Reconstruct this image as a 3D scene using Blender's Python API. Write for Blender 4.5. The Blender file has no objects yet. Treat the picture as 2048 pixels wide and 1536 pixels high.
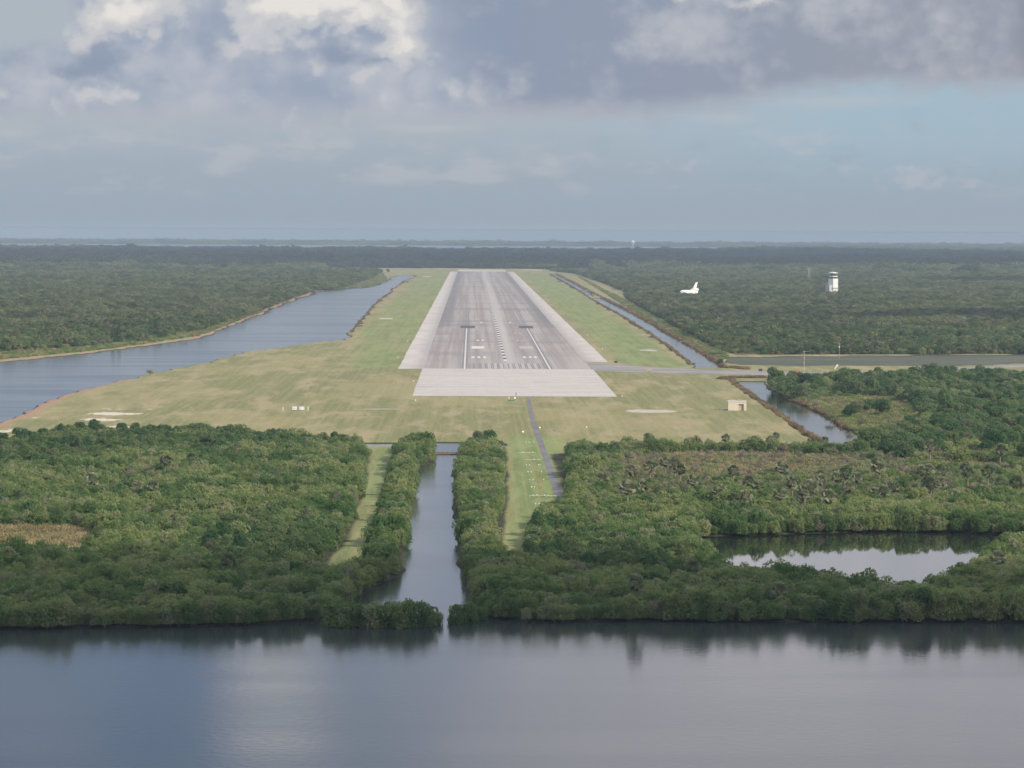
import bpy, math, random
import numpy as np
R = math.radians
sc = bpy.context.scene
COL = sc.collection
rng = np.random.default_rng(7)
random.seed(7)

# ------------------------------------------------------------------ camera
cam_d = bpy.data.cameras.new("camera"); cam = bpy.data.objects.new("camera", cam_d); COL.objects.link(cam)
from mathutils import Matrix, Vector
r_ = Vector((0.99991541, -0.01194871, 0.00513743)); u_ = Vector((-0.00459046, 0.04536226, 0.99896006)); f_ = Vector((0.01216933, 0.99889914, -0.04530358))
cam.matrix_world = Matrix(((r_.x, u_.x, -f_.x, 0), (r_.y, u_.y, -f_.y, 0), (r_.z, u_.z, -f_.z, 75.67), (0, 0, 0, 1)))
cam_d.sensor_width = 36.0; cam_d.lens = 6702.06 / 2048 * 36.0
cam_d.clip_start = 1.0; cam_d.clip_end = 60000.0
sc.camera = cam
sc.view_settings.view_transform = 'Standard'; sc.view_settings.look = 'None'; sc.view_settings.gamma = 1.0
EXPOSURE = 0.6
sc.view_settings.exposure = EXPOSURE
sc.cycles.use_denoising = True
sc.cycles.max_bounces = 6; sc.cycles.diffuse_bounces = 2; sc.cycles.glossy_bounces = 3; sc.cycles.transmission_bounces = 3
sc.cycles.transparent_max_bounces = 6; sc.cycles.volume_bounces = 0

# ------------------------------------------------------------------ node expression helper
class NT:
    def __init__(s, nt): s.nt = nt; s.n = nt.nodes; s.l = nt.links
    def new(s, t, **kw):
        n = s.n.new(t)
        for k, v in kw.items(): setattr(n, k, v)
        return n
    def put(s, sock, v):
        if isinstance(v, V): s.l.new(v.s, sock)
        elif v is not None:
            if hasattr(sock.default_value, '__len__'):
                if not hasattr(v, '__len__'): v = (v, v, v)
                v = tuple(v)
                if len(sock.default_value) == 4 and len(v) == 3: v = v + (1,)
            sock.default_value = v
    def math(s, op, *a):
        n = s.new('ShaderNodeMath', operation=op)
        for i, x in enumerate(a): s.put(n.inputs[i], x)
        return V(s, n.outputs[0])
    def ss(s, a, b, x):
        n = s.new('ShaderNodeMapRange', interpolation_type='SMOOTHSTEP')
        s.put(n.inputs[0], x); s.put(n.inputs[1], a); s.put(n.inputs[2], b)
        return V(s, n.outputs[0])
    def mix(s, f, a, b, blend='MIX'):
        n = s.new('ShaderNodeMix', data_type='RGBA', blend_type=blend)
        s.put(n.inputs[0], f); s.put(n.inputs[6], a); s.put(n.inputs[7], b)
        return V(s, n.outputs[2])
    def xyz(s, x, y, z=0.0):
        n = s.new('ShaderNodeCombineXYZ')
        for i, v in enumerate((x, y, z)): s.put(n.inputs[i], v)
        return V(s, n.outputs[0])
    def sep(s, v):
        n = s.new('ShaderNodeSeparateXYZ'); s.put(n.inputs[0], v)
        return [V(s, o) for o in n.outputs]
    def noise(s, v, scale=1.0, detail=4.0, rough=0.5, dist=0.0):
        n = s.new('ShaderNodeTexNoise'); s.put(n.inputs['Vector'], v)
        n.inputs['Scale'].default_value = scale; n.inputs['Detail'].default_value = detail
        n.inputs['Roughness'].default_value = rough; n.inputs['Distortion'].default_value = dist
        return V(s, n.outputs['Fac'])
    def voro(s, v, scale=1.0, feat='F1'):
        n = s.new('ShaderNodeTexVoronoi', feature=feat); s.put(n.inputs['Vector'], v); n.inputs['Scale'].default_value = scale
        return V(s, n.outputs['Distance'])
    def geo_pos(s): return V(s, s.new('ShaderNodeNewGeometry').outputs['Position'])
    def blob(s, x, y, cx, cy, rx, ry):
        dx = (x - cx) * (1.0 / rx); dy = (y - cy) * (1.0 / ry)
        return s.math('EXPONENT', (dx * dx + dy * dy) * -1.0)
class V:
    def __init__(s, t, sock): s.t = t; s.s = sock
    def __add__(s, o): return s.t.math('ADD', s, o)
    __radd__ = __add__
    def __sub__(s, o): return s.t.math('SUBTRACT', s, o)
    def __rsub__(s, o): return s.t.math('SUBTRACT', o, s)
    def __mul__(s, o): return s.t.math('MULTIPLY', s, o)
    __rmul__ = __mul__

# ------------------------------------------------------------------ sky
SUN_EL, SUN_AZ = R(33), R(125)                       # azimuth clockwise from +Y
SUN = Vector((math.sin(SUN_AZ) * math.cos(SUN_EL), math.cos(SUN_AZ) * math.cos(SUN_EL), math.sin(SUN_EL)))
SKY_STRENGTH = 0.1
wld = bpy.data.worlds.new("World"); sc.world = wld; wld.use_nodes = True
wld.node_tree.nodes.clear()
t = NT(wld.node_tree)
sky = t.new('ShaderNodeTexSky', sky_type='NISHITA'); sky.sun_disc = False
sky.sun_elevation = SUN_EL; sky.sun_rotation = SUN_AZ; sky.altitude = 60; sky.air_density = 1.0; sky.dust_density = 1.5; sky.ozone_density = 1.5
dirv = V(t, t.new('ShaderNodeTexCoord').outputs['Generated'])
dx, dy, dz = t.sep(dirv)
zc = t.math('MAXIMUM', dz, 0.004)
t.put(sky.inputs[0], t.xyz(dx, dy, zc)) if len(sky.inputs) else None
az = t.math('ARCTAN2', dx, dy); el = t.math('ARCSINE', t.math('MINIMUM', zc, 1.0))
X = (az - 0.01218) * 6.702 + 1.024                    # sky map: azimuth and elevation in units of 8.5 degrees
Y = el * 6.702
K = 1.0 / (2 ** EXPOSURE) / SKY_STRENGTH
def rad(r, g, b):
    lin = lambda c: ((c / 255 + .055) / 1.055) ** 2.4 if c > 10 else c / 255 / 12.92
    return tuple(lin(c) * K for c in (r, g, b))
def fb(x, y, z, s, d=6, r=.58): return (t.noise(t.xyz(x, y, z), s, d, r) - .5) * 3.2   # about -1 .. 1
n1 = fb(X, Y * 1.25, 0.0, 7.0, 7, .6); n2 = fb(X, Y, 3.7, 3.0, 4, .5); n3 = fb(X, Y * 1.2, 9.1, 16.0, 6, .6); n4 = fb(X, Y * 3.0, 5.0, 6.0, 6, .6); n5 = fb(X, Y * 1.2, 21.0, 2.4, 5, .55)
Xw = X + n1 * .035 + fb(X, Y, 31.0, 14.0, 6, .62) * .018; Yw = Y + fb(X, Y * 1.2, 40.0, 8.0, 7, .62) * .030
base = V(t, sky.outputs[0])
# clear air: measured blues of the low sky over the Nishita sky
grad = t.mix(t.ss(.02, .24, Y), rad(158, 170, 183), rad(164, 185, 199))
grad = t.mix(t.ss(.22, .46, Y), grad, rad(168, 192, 205))
c = t.mix(t.ss(.5, 3.0, Y), grad, t.mix(.65, base, rad(110, 146, 190)))
# thin low stratus with pale patches
lowm = t.ss(.03, .12, Y) * t.ss(1.65, 0.95, X + n2 * .22 - Y * .3) * .88
c = t.mix(lowm, c, t.mix(t.ss(.08, .26, Y + n4 * .03), rad(161, 173, 185), rad(173, 182, 191)))
pat = t.ss(.12, .8, n4 + fb(X, Y * 1.6, 60.0, 12.0, 6, .6) * .5 + t.blob(X, Y, .90, .11, .16, .02) * .9 + t.blob(X, Y, .60, .17, .25, .03) * .6 + t.blob(X, Y, 1.15, .085, .05, .02) * .9 + t.blob(X, Y, .1, .18, .2, .03) * .5) * t.ss(.05, .11, Y) * t.ss(.26, .17, Y)
c = t.mix(pat * .5, c, rad(186, 189, 195))
pat2 = t.ss(.05, .75, fb(X, Y * 1.6, 15.0, 8.0, 6, .6)) * t.ss(.07, .14, Y) * t.ss(.27, .19, Y) * t.ss(.9, 1.3, X)
c = t.mix(pat2 * .65, c, rad(153, 168, 182))
pat3 = t.ss(.30, .75, fb(X, Y * 1.3, 25.0, 11.0, 5, .6) + t.blob(X, Y, 1.83, .105, .05, .03) * .8 + t.blob(X, Y, 1.33, .14, .06, .02) * .6) * t.ss(.07, .10, Y) * t.ss(.2, .15, Y) * t.ss(1.0, 1.3, X)
c = t.mix(pat3 * .6, c, rad(183, 188, 195))
# left and middle cumulus
mB = t.ss(.175, .245, Y + n4 * .026 + n1 * .018 + n3 * .006) * t.ss(1.10, .92, X + n2 * .06)
gap = t.ss(.355, .395, Yw + (Xw - .1) * -.25) * t.ss(.165, .115, Xw + (Yw - .42) * -.3)
mB = mB * (1.0 - gap)
Pc = t.xyz(X + n1 * .02, Y * 1.15 + n3 * .012, 2.0)
body = t.mix(t.ss(-.55, .6, n2 * .7 + n1 * .4 + (.5 - t.voro(Pc, 9.0)) * .8 + (.5 - t.voro(Pc, 22.0)) * .45), rad(154, 166, 185), rad(187, 191, 200))
body = t.mix(t.ss(.20, .28, Y + n1 * .02), rad(175, 181, 191), body)
def wb(cx, cy, rx, ry): return t.blob(Xw, Yw, cx, cy, rx, ry)
lum = wb(.79, .40, .05, .06) * 1.0 + wb(.73, .45, .08, .045) * .95 + wb(.56, .45, .08, .04) * .5 + wb(.33, .41, .09, .08) * .38 + wb(.225, .43, .045, .06) * .85 + wb(.30, .445, .05, .03) * .6 + wb(.25, .265, .06, .03) * .5 + wb(.62, .455, .09, .03) * .8 + wb(.51, .40, .05, .07) * .45 + wb(.17, .375, .03, .02) * .55 + wb(.93, .29, .05, .05) * .25
Pb = t.xyz(X + n1 * .02, Y * 1.15 + n3 * .012, 2.0)
bil = (.50 - t.voro(Pb, 13.0)) * .9 + (.50 - t.voro(Pb, 30.0)) * .55
n6 = fb(X, Y * 1.1, 71.0, 26.0, 6, .65)
tex = n1 * .24 + n3 * .22 + n6 * .14 + bil * .75
body = t.mix(t.ss(.08, .50, lum + tex) * .8, body, rad(203, 203, 205))
body = t.mix(t.ss(.50, 1.05, lum + tex) * .95, body, rad(230, 226, 221))
dk = wb(.215, .335, .065, .035) * .95 + wb(.14, .305, .05, .02) * .6 + wb(.675, .36, .05, .022) * .8 + wb(.40, .37, .05, .09) * .55 + wb(.03, .36, .09, .05) * .5 + wb(.75, .345, .03, .012) * .7 + wb(.30, .30, .04, .012) * .5
body = t.mix(t.ss(.15, .9, dk + n1 * .20 + n3 * .18 + n6 * .1 + bil * .45) * .9, body, rad(140, 154, 175))
c = t.mix(mB, c, body)
# pale fringe below the grey bases
fr = t.blob(X, Y, .86, .205, .14, .012) * .8 + t.blob(X, Y, 1.66, .262, .2, .02) * .8 + t.blob(X, Y, 1.45, .225, .08, .012) * .5 + t.blob(X, Y, .03, .19, .06, .012) * .5 + t.blob(X, Y, 1.35, .235, .2, .012) * .4
c = t.mix(t.ss(.15, 1.0, fr + n1 * .25 + n4 * .15) * .6, c, rad(188, 190, 195))
# big grey cloud at the top right
bl = t.ss(1.30, 1.75, X) * .055 + .228
mA = t.ss(-.022, .044, Y - bl + n1 * .022 + n4 * .014 + bil * .02) * t.ss(.80, .98, Xw + (Yw - .4) * .45)
ca = t.mix(t.ss(.9, 1.9, X + n2 * .15), rad(143, 155, 176), rad(151, 158, 171))
ca = t.mix(t.ss(-.45, .75, n5 * .8 + n1 * .5 + n3 * .25 + n6 * .12 + bil * .7 + wb(1.36, .40, .11, .09) * 1.0 + wb(1.95, .36, .08, .06) * .5 - wb(1.62, .35, .12, .06) * .8 - wb(1.0, .38, .14, .06) * .7), ca, rad(180, 184, 193))
ca = t.mix(t.ss(.05, .0, Y - bl + n1 * .01) * .6, ca, rad(175, 175, 183))
ca = t.mix(t.ss(.25, .9, wb(1.36, .475, .07, .03) * .9 + wb(1.50, .458, .06, .02) * .75 + n3 * .2 + bil * .3), ca, rad(220, 217, 214))
ca = t.mix(t.ss(1.98, 2.05, Xw) * t.ss(.29, .35, Y) * .6, ca, rad(132, 135, 150))
c = t.mix(mA, c, ca)
# the sky above the picture: blue to the left, pale grey overcast to the right, one bright cumulus
hi = t.ss(.47, .60, Y + n1 * .02)
ch = t.mix(t.ss(.55, 1.35, X + n2 * .2 + (Y - .8) * .25), t.mix(t.ss(-.4, .6, n5), rad(132, 156, 190), rad(170, 182, 200)), t.mix(t.ss(-.5, .5, n2 + n1 * .4), rad(208, 209, 219), rad(232, 228, 234)))
ch = t.mix(t.ss(.2, .95, wb(.55, .93, .14, .17) + n1 * .12), ch, rad(246, 243, 242))
ch = t.mix(t.ss(.2, .95, wb(.84, .60, .08, .10) + n1 * .12), ch, rad(208, 212, 220))
ch = t.mix(t.ss(1.3, 2.6, Y), ch, t.mix(t.ss(-.3, .4, (t.noise(dirv, 3.0, 6, .55) - .5) * 3.2), t.mix(.5, base, rad(160, 196, 238)), tuple(v_ * 1.28 for v_ in rad(252, 253, 255))))
c = t.mix(hi, c, ch)
bg = t.new('ShaderNodeBackground'); t.put(bg.inputs[0], c); bg.inputs[1].default_value = SKY_STRENGTH
t.l.new(bg.outputs[0], t.new('ShaderNodeOutputWorld').inputs[0])
wld.cycles.sampling_method = 'MANUAL'; wld.cycles.sample_map_resolution = 512

sun_d = bpy.data.lights.new("sun", 'SUN'); sun_d.energy = 3.3; sun_d.angle = R(0.5); sun_d.color = (1.0, .91, .78)
sun = bpy.data.objects.new("sun", sun_d); COL.objects.link(sun)
sun.rotation_euler = SUN.to_track_quat('Z', 'Y').to_euler(); sun.location = (2000, -1500, 2000)

# ------------------------------------------------------------------ haze
HAZE = 0.000062
def box_arrays(x0, x1, y0, y1, z0, z1):
    v = [(x, y, z) for z in (z0, z1) for y in (y0, y1) for x in (x0, x1)]
    return v, [(0, 2, 3, 1), (4, 5, 7, 6), (0, 1, 5, 4), (2, 6, 7, 3), (0, 4, 6, 2), (1, 3, 7, 5)]
me = bpy.data.meshes.new("haze"); me.from_pydata(*[[*a] if i == 0 else a for i, a in enumerate((box_arrays(-27000, 27000, -300, 26500, -4, 83)[0], [], box_arrays(0, 1, 0, 1, 0, 1)[1]))])
hz = bpy.data.objects.new("haze", me); COL.objects.link(hz); hz["kind"] = "stuff"; hz["label"] = "pale blue haze lying over the whole flat land"
hm = bpy.data.materials.new("haze"); hm.use_nodes = True; hm.node_tree.nodes.clear(); t = NT(hm.node_tree)
pv = t.new('ShaderNodeVolumePrincipled'); pv.inputs['Color'].default_value = (.55, .665, .775, 1); pv.inputs['Density'].default_value = HAZE; pv.inputs['Anisotropy'].default_value = 0.0
t.l.new(pv.outputs[0], t.new('ShaderNodeOutputMaterial').inputs['Volume']); me.materials.append(hm)

# ------------------------------------------------------------------ materials
def material(name):
    m = bpy.data.materials.new(name); m.use_nodes = True; m.node_tree.nodes.clear()
    return m, NT(m.node_tree)
def finish(t, shader): t.l.new(shader, t.new('ShaderNodeOutputMaterial').inputs[0])
def principled(t, color, rough=.8, spec=.3, metal=0.0):
    p = t.new('ShaderNodeBsdfPrincipled'); t.put(p.inputs['Base Color'], color); t.put(p.inputs['Roughness'], rough)
    p.inputs['Specular IOR Level'].default_value = spec; p.inputs['Metallic'].default_value = metal
    return p
def plain(name, color, rough=.7, spec=.3, metal=0.0, var=.15, scale=1.5):
    m, t = material(name)
    n = t.noise(t.geo_pos(), scale, 4, .6)
    dark = tuple(c * (1 - var) for c in color); lite = tuple(min(1, c * (1 + var)) for c in color)
    finish(t, principled(t, t.mix(t.ss(.3, .7, n), dark, lite), rough, spec, metal).outputs[0]); return m
def lamp_mat(name, color, strength):
    m, t = material(name); p = principled(t, color, .4); p.inputs['Emission Color'].default_value = color + (1,); p.inputs['Emission Strength'].default_value = strength
    finish(t, p.outputs[0]); return m
M = dict(
    white=plain('white_paint', (.78, .77, .74)), cream=plain('cream_wall', (.62, .54, .42), var=.06), grey=plain('grey_metal', (.30, .31, .33), .5),
    dark=plain('dark_metal', (.05, .05, .055), .5), orange=plain('orange_paint', (.50, .22, .12)), glass=plain('dark_glass', (.03, .04, .05), .15, .5),
    rust=plain('rusty_timber', (.20, .085, .05)), bark=plain('bark', (.16, .13, .10), .9, .1), palm_bark=plain('palm_bark', (.25, .21, .165), .9, .1),
    tower=plain('tower_paint', (.74, .72, .67), .7, .2, var=.08, scale=.4), tan=plain('tan_box', (.42, .33, .22)), tile=plain('black_tile', (.045, .045, .05), .6),
    yellow=plain('yellow_paint', (.65, .50, .12)), greenpaint=plain('green_paint', (.06, .25, .12)),
    lamp=lamp_mat('lamp_glass', (1.0, .93, .74), .25), amber=lamp_mat('amber_lamp', (1.0, .80, .45), .5),
)
def leaf_material(name, cols, trans=.3, pos_scale=.03, seed=0.0):
    """cols: dark, mid, light, odd tuft"""
    m, t = material(name)
    p = t.geo_pos(); px, py, pz = t.sep(p)
    big = t.noise(t.xyz(px, py, seed), pos_scale, 3, .55) * 1.6 - .3; mid = t.noise(t.xyz(px, py, seed + 50.0), pos_scale * 5, 3, .6) * 1.6 - .3; fine = t.noise(p, 1.1, 2, .6) * 1.4 - .2
    rnd = V(t, t.new('ShaderNodeObjectInfo').outputs['Random'])
    k = (big - .5) * 1.6 + (mid - .5) * 1.0 + (rnd - .5) * .8 + (fine - .5) * .6 + .5
    c = t.mix(t.ss(.12, .5, k), cols[0], cols[1]); c = t.mix(t.ss(.5, .95, k), c, cols[2])
    odd = t.ss(.56, .68, t.noise(t.xyz(px, py, seed + 90.0), pos_scale * 7, 3, .6) + (rnd - .5) * .22)
    c = t.mix(odd * .75, c, cols[3])
    d = t.new('ShaderNodeBsdfDiffuse'); t.put(d.inputs[0], c)
    tr = t.new('ShaderNodeBsdfTranslucent'); t.put(tr.inputs[0], t.mix(.5, c, (cols[2][0] * 1.3, cols[2][1] * 1.4, cols[2][2] * .8)))
    mx = t.new('ShaderNodeMixShader'); mx.inputs[0].default_value = trans
    t.l.new(d.outputs[0], mx.inputs[1]); t.l.new(tr.outputs[0], mx.inputs[2]); finish(t, mx.outputs[0]); return m
L = dict(
    mangrove=leaf_material('mangrove_leaves', ((.080, .150, .058), (.176, .236, .096), (.275, .305, .130), (.31, .285, .20)), .5, .022),
    shrub=leaf_material('shrub_leaves', ((.155, .19, .088), (.23, .255, .122), (.30, .315, .155), (.30, .27, .185)), .42, .03, 11.0),
    twig=leaf_material('bare_twigs', ((.16, .14, .115), (.22, .19, .155), (.27, .235, .19), (.28, .21, .15)), .15, .05, 4.0),
    oak=leaf_material('dark_broadleaf', ((.054, .114, .050), (.100, .164, .068), (.16, .21, .088), (.19, .185, .12)), .42, .03, 7.0),
    reed=leaf_material('reed_blades', ((.16, .105, .065), (.24, .165, .10), (.32, .235, .15), (.16, .15, .07)), .25, .06, 2.0),
    drygrass=leaf_material('dry_grass_blades', ((.20, .16, .09), (.29, .235, .13), (.36, .30, .17), (.15, .16, .06)), .25, .05, 3.0),
    greengrass=leaf_material('green_grass_blades', ((.09, .14, .045), (.14, .20, .06), (.20, .25, .08), (.24, .22, .11)), .25, .04, 5.0),
    palm=leaf_material('palm_fronds', ((.12, .15, .085), (.20, .225, .135), (.28, .29, .195), (.24, .225, .155)), .25, .05, 6.0),
    deadpalm=leaf_material('dead_fronds', ((.15, .105, .07), (.21, .15, .10), (.28, .21, .145), (.17, .12, .08)), .2, .05, 8.0),
    far=leaf_material('woodland_leaves', ((.050, .078, .036), (.104, .130, .058), (.185, .200, .090), (.21, .185, .125)), .38, .006, 13.0),
    shaded_wood=leaf_material('shaded_woodland_leaves', ((.022, .036, .024), (.036, .052, .032), (.055, .07, .04), (.06, .065, .045)), .2, .004, 23.0),  # far woods band: cloud shade put into darker leaf colours
    pine=leaf_material('pine_needles', ((.028, .045, .024), (.042, .06, .03), (.06, .075, .034), (.05, .055, .03)), .2, .03, 17.0),
)

# ------------------------------------------------------------------ mesh helpers
def mesh_obj(name, verts, faces, mat, parent=None, link=True, smooth=False):
    me = bpy.data.meshes.new(name); me.from_pydata([tuple(map(float, v)) for v in verts], [], faces)
    if mat: me.materials.append(mat)
    if smooth: me.polygons.foreach_set('use_smooth', [True] * len(me.polygons))
    o = bpy.data.objects.new(name, me)
    if link: COL.objects.link(o)
    if parent: o.parent = parent
    return o
class MB:
    def __init__(s): s.v = []; s.f = []
    def add(s, vs, fs):
        n = len(s.v); s.v += [tuple(map(float, a)) for a in vs]; s.f += [tuple(i + n for i in f) for f in fs]; return s
    def box(s, x0, x1, y0, y1, z0, z1):
        return s.add(*box_arrays(x0, x1, y0, y1, z0, z1))
    def tube(s, pts, rad, n=7, cap=True):
        pts = [Vector(p) for p in pts]
        if not hasattr(rad, '__len__'): rad = [rad] * len(pts)
        vs, fs = [], []
        for i, p in enumerate(pts):
            d = (pts[min(i + 1, len(pts) - 1)] - pts[max(i - 1, 0)]).normalized()
            a = d.orthogonal().normalized() if abs(d.z) < .95 else (Vector((1, 0, 0)) - d * d.x).normalized(); b = d.cross(a)
            for k in range(n):
                th = 2 * math.pi * k / n; vs.append(p + (a * math.cos(th) + b * math.sin(th)) * rad[i])
        for i in range(len(pts) - 1):
            for k in range(n): fs.append((i * n + k, i * n + (k + 1) % n, (i + 1) * n + (k + 1) % n, (i + 1) * n + k))
        if cap: fs += [tuple(range(n))[::-1], tuple((len(pts) - 1) * n + k for k in range(n))]
        return s.add(vs, fs)
    def lathe(s, prof, n=16, c=(0, 0, 0)):
        vs, fs = [], []
        for r, z in prof:
            for k in range(n):
                th = 2 * math.pi * k / n; vs.append((c[0] + r * math.cos(th), c[1] + r * math.sin(th), c[2] + z))
        for i in range(len(prof) - 1):
            for k in range(n): fs.append((i * n + k, i * n + (k + 1) % n, (i + 1) * n + (k + 1) % n, (i + 1) * n + k))
        fs += [tuple(range(n))[::-1], tuple((len(prof) - 1) * n + k for k in range(n))]
        return s.add(vs, fs)
    def build(s, name, mat, parent=None, link=True, smooth=False): return mesh_obj(name, s.v, s.f, mat, parent, link, smooth)
def thing(name, label, cat, loc=(0, 0, 0), rz=0.0, group=None, obj=None):
    o = obj or bpy.data.objects.new(name, None)
    if obj is None: COL.objects.link(o); o.empty_display_size = .5
    o.location = loc; o.rotation_euler = (0, 0, rz); o["label"] = label; o["category"] = cat
    if group: o["group"] = group
    return o
def dup(root, loc, rz, label, group=None, scale=1.0):
    rt = root.copy(); COL.objects.link(rt); rt.location = loc; rt.rotation_euler = (0, 0, rz); rt["label"] = label
    rt.scale = (scale,) * 3 if not hasattr(scale, '__len__') else scale
    if group: rt["group"] = group
    for ch in root.children:
        cc = ch.copy(); COL.objects.link(cc); cc.parent = rt
        for g in ch.children:
            dd = g.copy(); COL.objects.link(dd); dd.parent = cc
    return rt
def structure(name, verts, faces, mat, smooth=False):
    o = mesh_obj(name, verts, faces, mat, None, True, smooth); o["kind"] = "structure"; return o

# ------------------------------------------------------------------ layout traced on the ground, in metres (x right, y along the runway)
WATER = dict(
    river=[(-152.7,623.3), (-117.6,634.5), (-89.8,638.6), (-75.7,640.7), (-61.6,642.7), (-47.4,645.6), (-37.0,650.1), (-29.5,655.4), (-27.3,674.7), (-23.3,699.0), (-19.3,723.1), (-15.5,738.0), (-14.4,753.3), (-15.7,776.4), (-16.2,826.9), (-16.7,884.5), (-17.1,950.7), (-17.3,1027.6), (-17.3,1075.4), (-12.6,1115.8), (-12.6,1145.9), (-3.4,1146.5), (-4.8,1083.0), (-5.5,1007.9), (-5.2,951.3), (-3.8,870.0), (-3.2,814.2), (-2.6,765.2), (-1.7,732.1), (-0.6,703.7), (1.0,686.6), (2.8,672.1), (4.4,659.9), (10.8,654.2), (20.5,653.6), (35.4,656.6), (55.0,654.7), (74.7,655.4), (109.2,656.5), (143.6,655.0), (192.7,654.1), (81.2,225.9), (-75.9,225.4)],
    canal=[(-54.2,1202.8), (-32.8,1205.7), (-16.6,1208.2), (0.6,1209.4), (12.3,1204.5), (12.1,1187.7), (0.6,1178.6), (-2.9,1157.0), (-3.4,1151.7), (-12.7,1151.1), (-13.3,1175.0), (-16.3,1185.7), (-53.5,1186.0)],
    pond=[(54.9,838.2), (60.2,839.9), (70.6,843.1), (83.8,849.3), (97.1,854.2), (110.2,856.2), (122.7,853.9), (132.4,850.1), (142.0,846.3), (148.7,834.2), (145.7,810.2), (131.8,807.1), (124.0,786.8), (114.7,751.7), (105.1,715.4), (95.9,695.5), (88.0,699.1), (78.8,710.5), (69.2,722.2), (59.0,730.1), (55.7,745.0), (54.8,779.2), (54.1,814.1)],
    lagoon_moat=[(-181.0,1018.2), (-186.4,1199.3), (-184.8,1315.0), (-188.7,1502.4), (-181.6,1639.7), (-169.9,1773.2), (-155.1,1915.9), (-139.9,2118.2), (-114.7,2243.5), (-89.1,2362.0), (-91.3,2488.9), (-91.9,2590.3), (-93.3,2804.5), (-99.3,3359.5), (-103.9,4023.5), (-106.2,4966.7), (-97.6,5823.1), (-127.9,5778.5), (-129.4,5008.0), (-131.5,4683.7), (-134.7,4556.6), (-162.1,4468.1), (-191.5,4235.3), (-195.4,3818.2), (-193.0,3211.9), (-191.3,2771.7), (-192.0,2560.9), (-190.8,2357.9), (-212.7,2219.9), (-231.3,2088.7), (-251.6,2003.0), (-269.3,1916.9), (-309.1,1739.8)],
    moat=[(141.4,6053.3), (141.2,4811.7), (139.7,4023.3), (145.9,3963.0), (152.7,4953.9), (155.0,6058.7)],
    lower_moat=[(136.8,3871.5), (138.4,3759.0), (137.7,3159.7), (135.5,2614.1), (131.7,2219.1), (127.4,1927.4), (127.9,1892.0), (142.2,1893.6), (145.4,1996.9), (147.3,2156.1), (148.5,2442.6), (151.7,2929.0), (152.3,3436.6), (151.4,3875.1)],
    side_canal=[(133.7,1721.5), (150.8,1723.3), (146.7,1656.2), (143.3,1550.9), (146.8,1492.7), (148.5,1422.5), (147.9,1358.5), (147.1,1296.7), (143.7,1231.1), (139.4,1166.4), (127.9,1157.7), (126.1,1206.7), (126.9,1269.5), (128.5,1346.3), (129.9,1440.9), (131.6,1549.9), (132.6,1649.5)],
    ditch=[(156.6,2045.9), (235.5,2080.6), (330.4,2109.5), (366.0,2114.0), (432.9,2131.2), (398.0,1959.0), (327.5,1980.6), (306.4,1955.7), (269.5,1922.4), (218.6,1930.8), (188.7,1920.2), (160.3,1924.0), (148.0,1951.8)],
)
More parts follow.
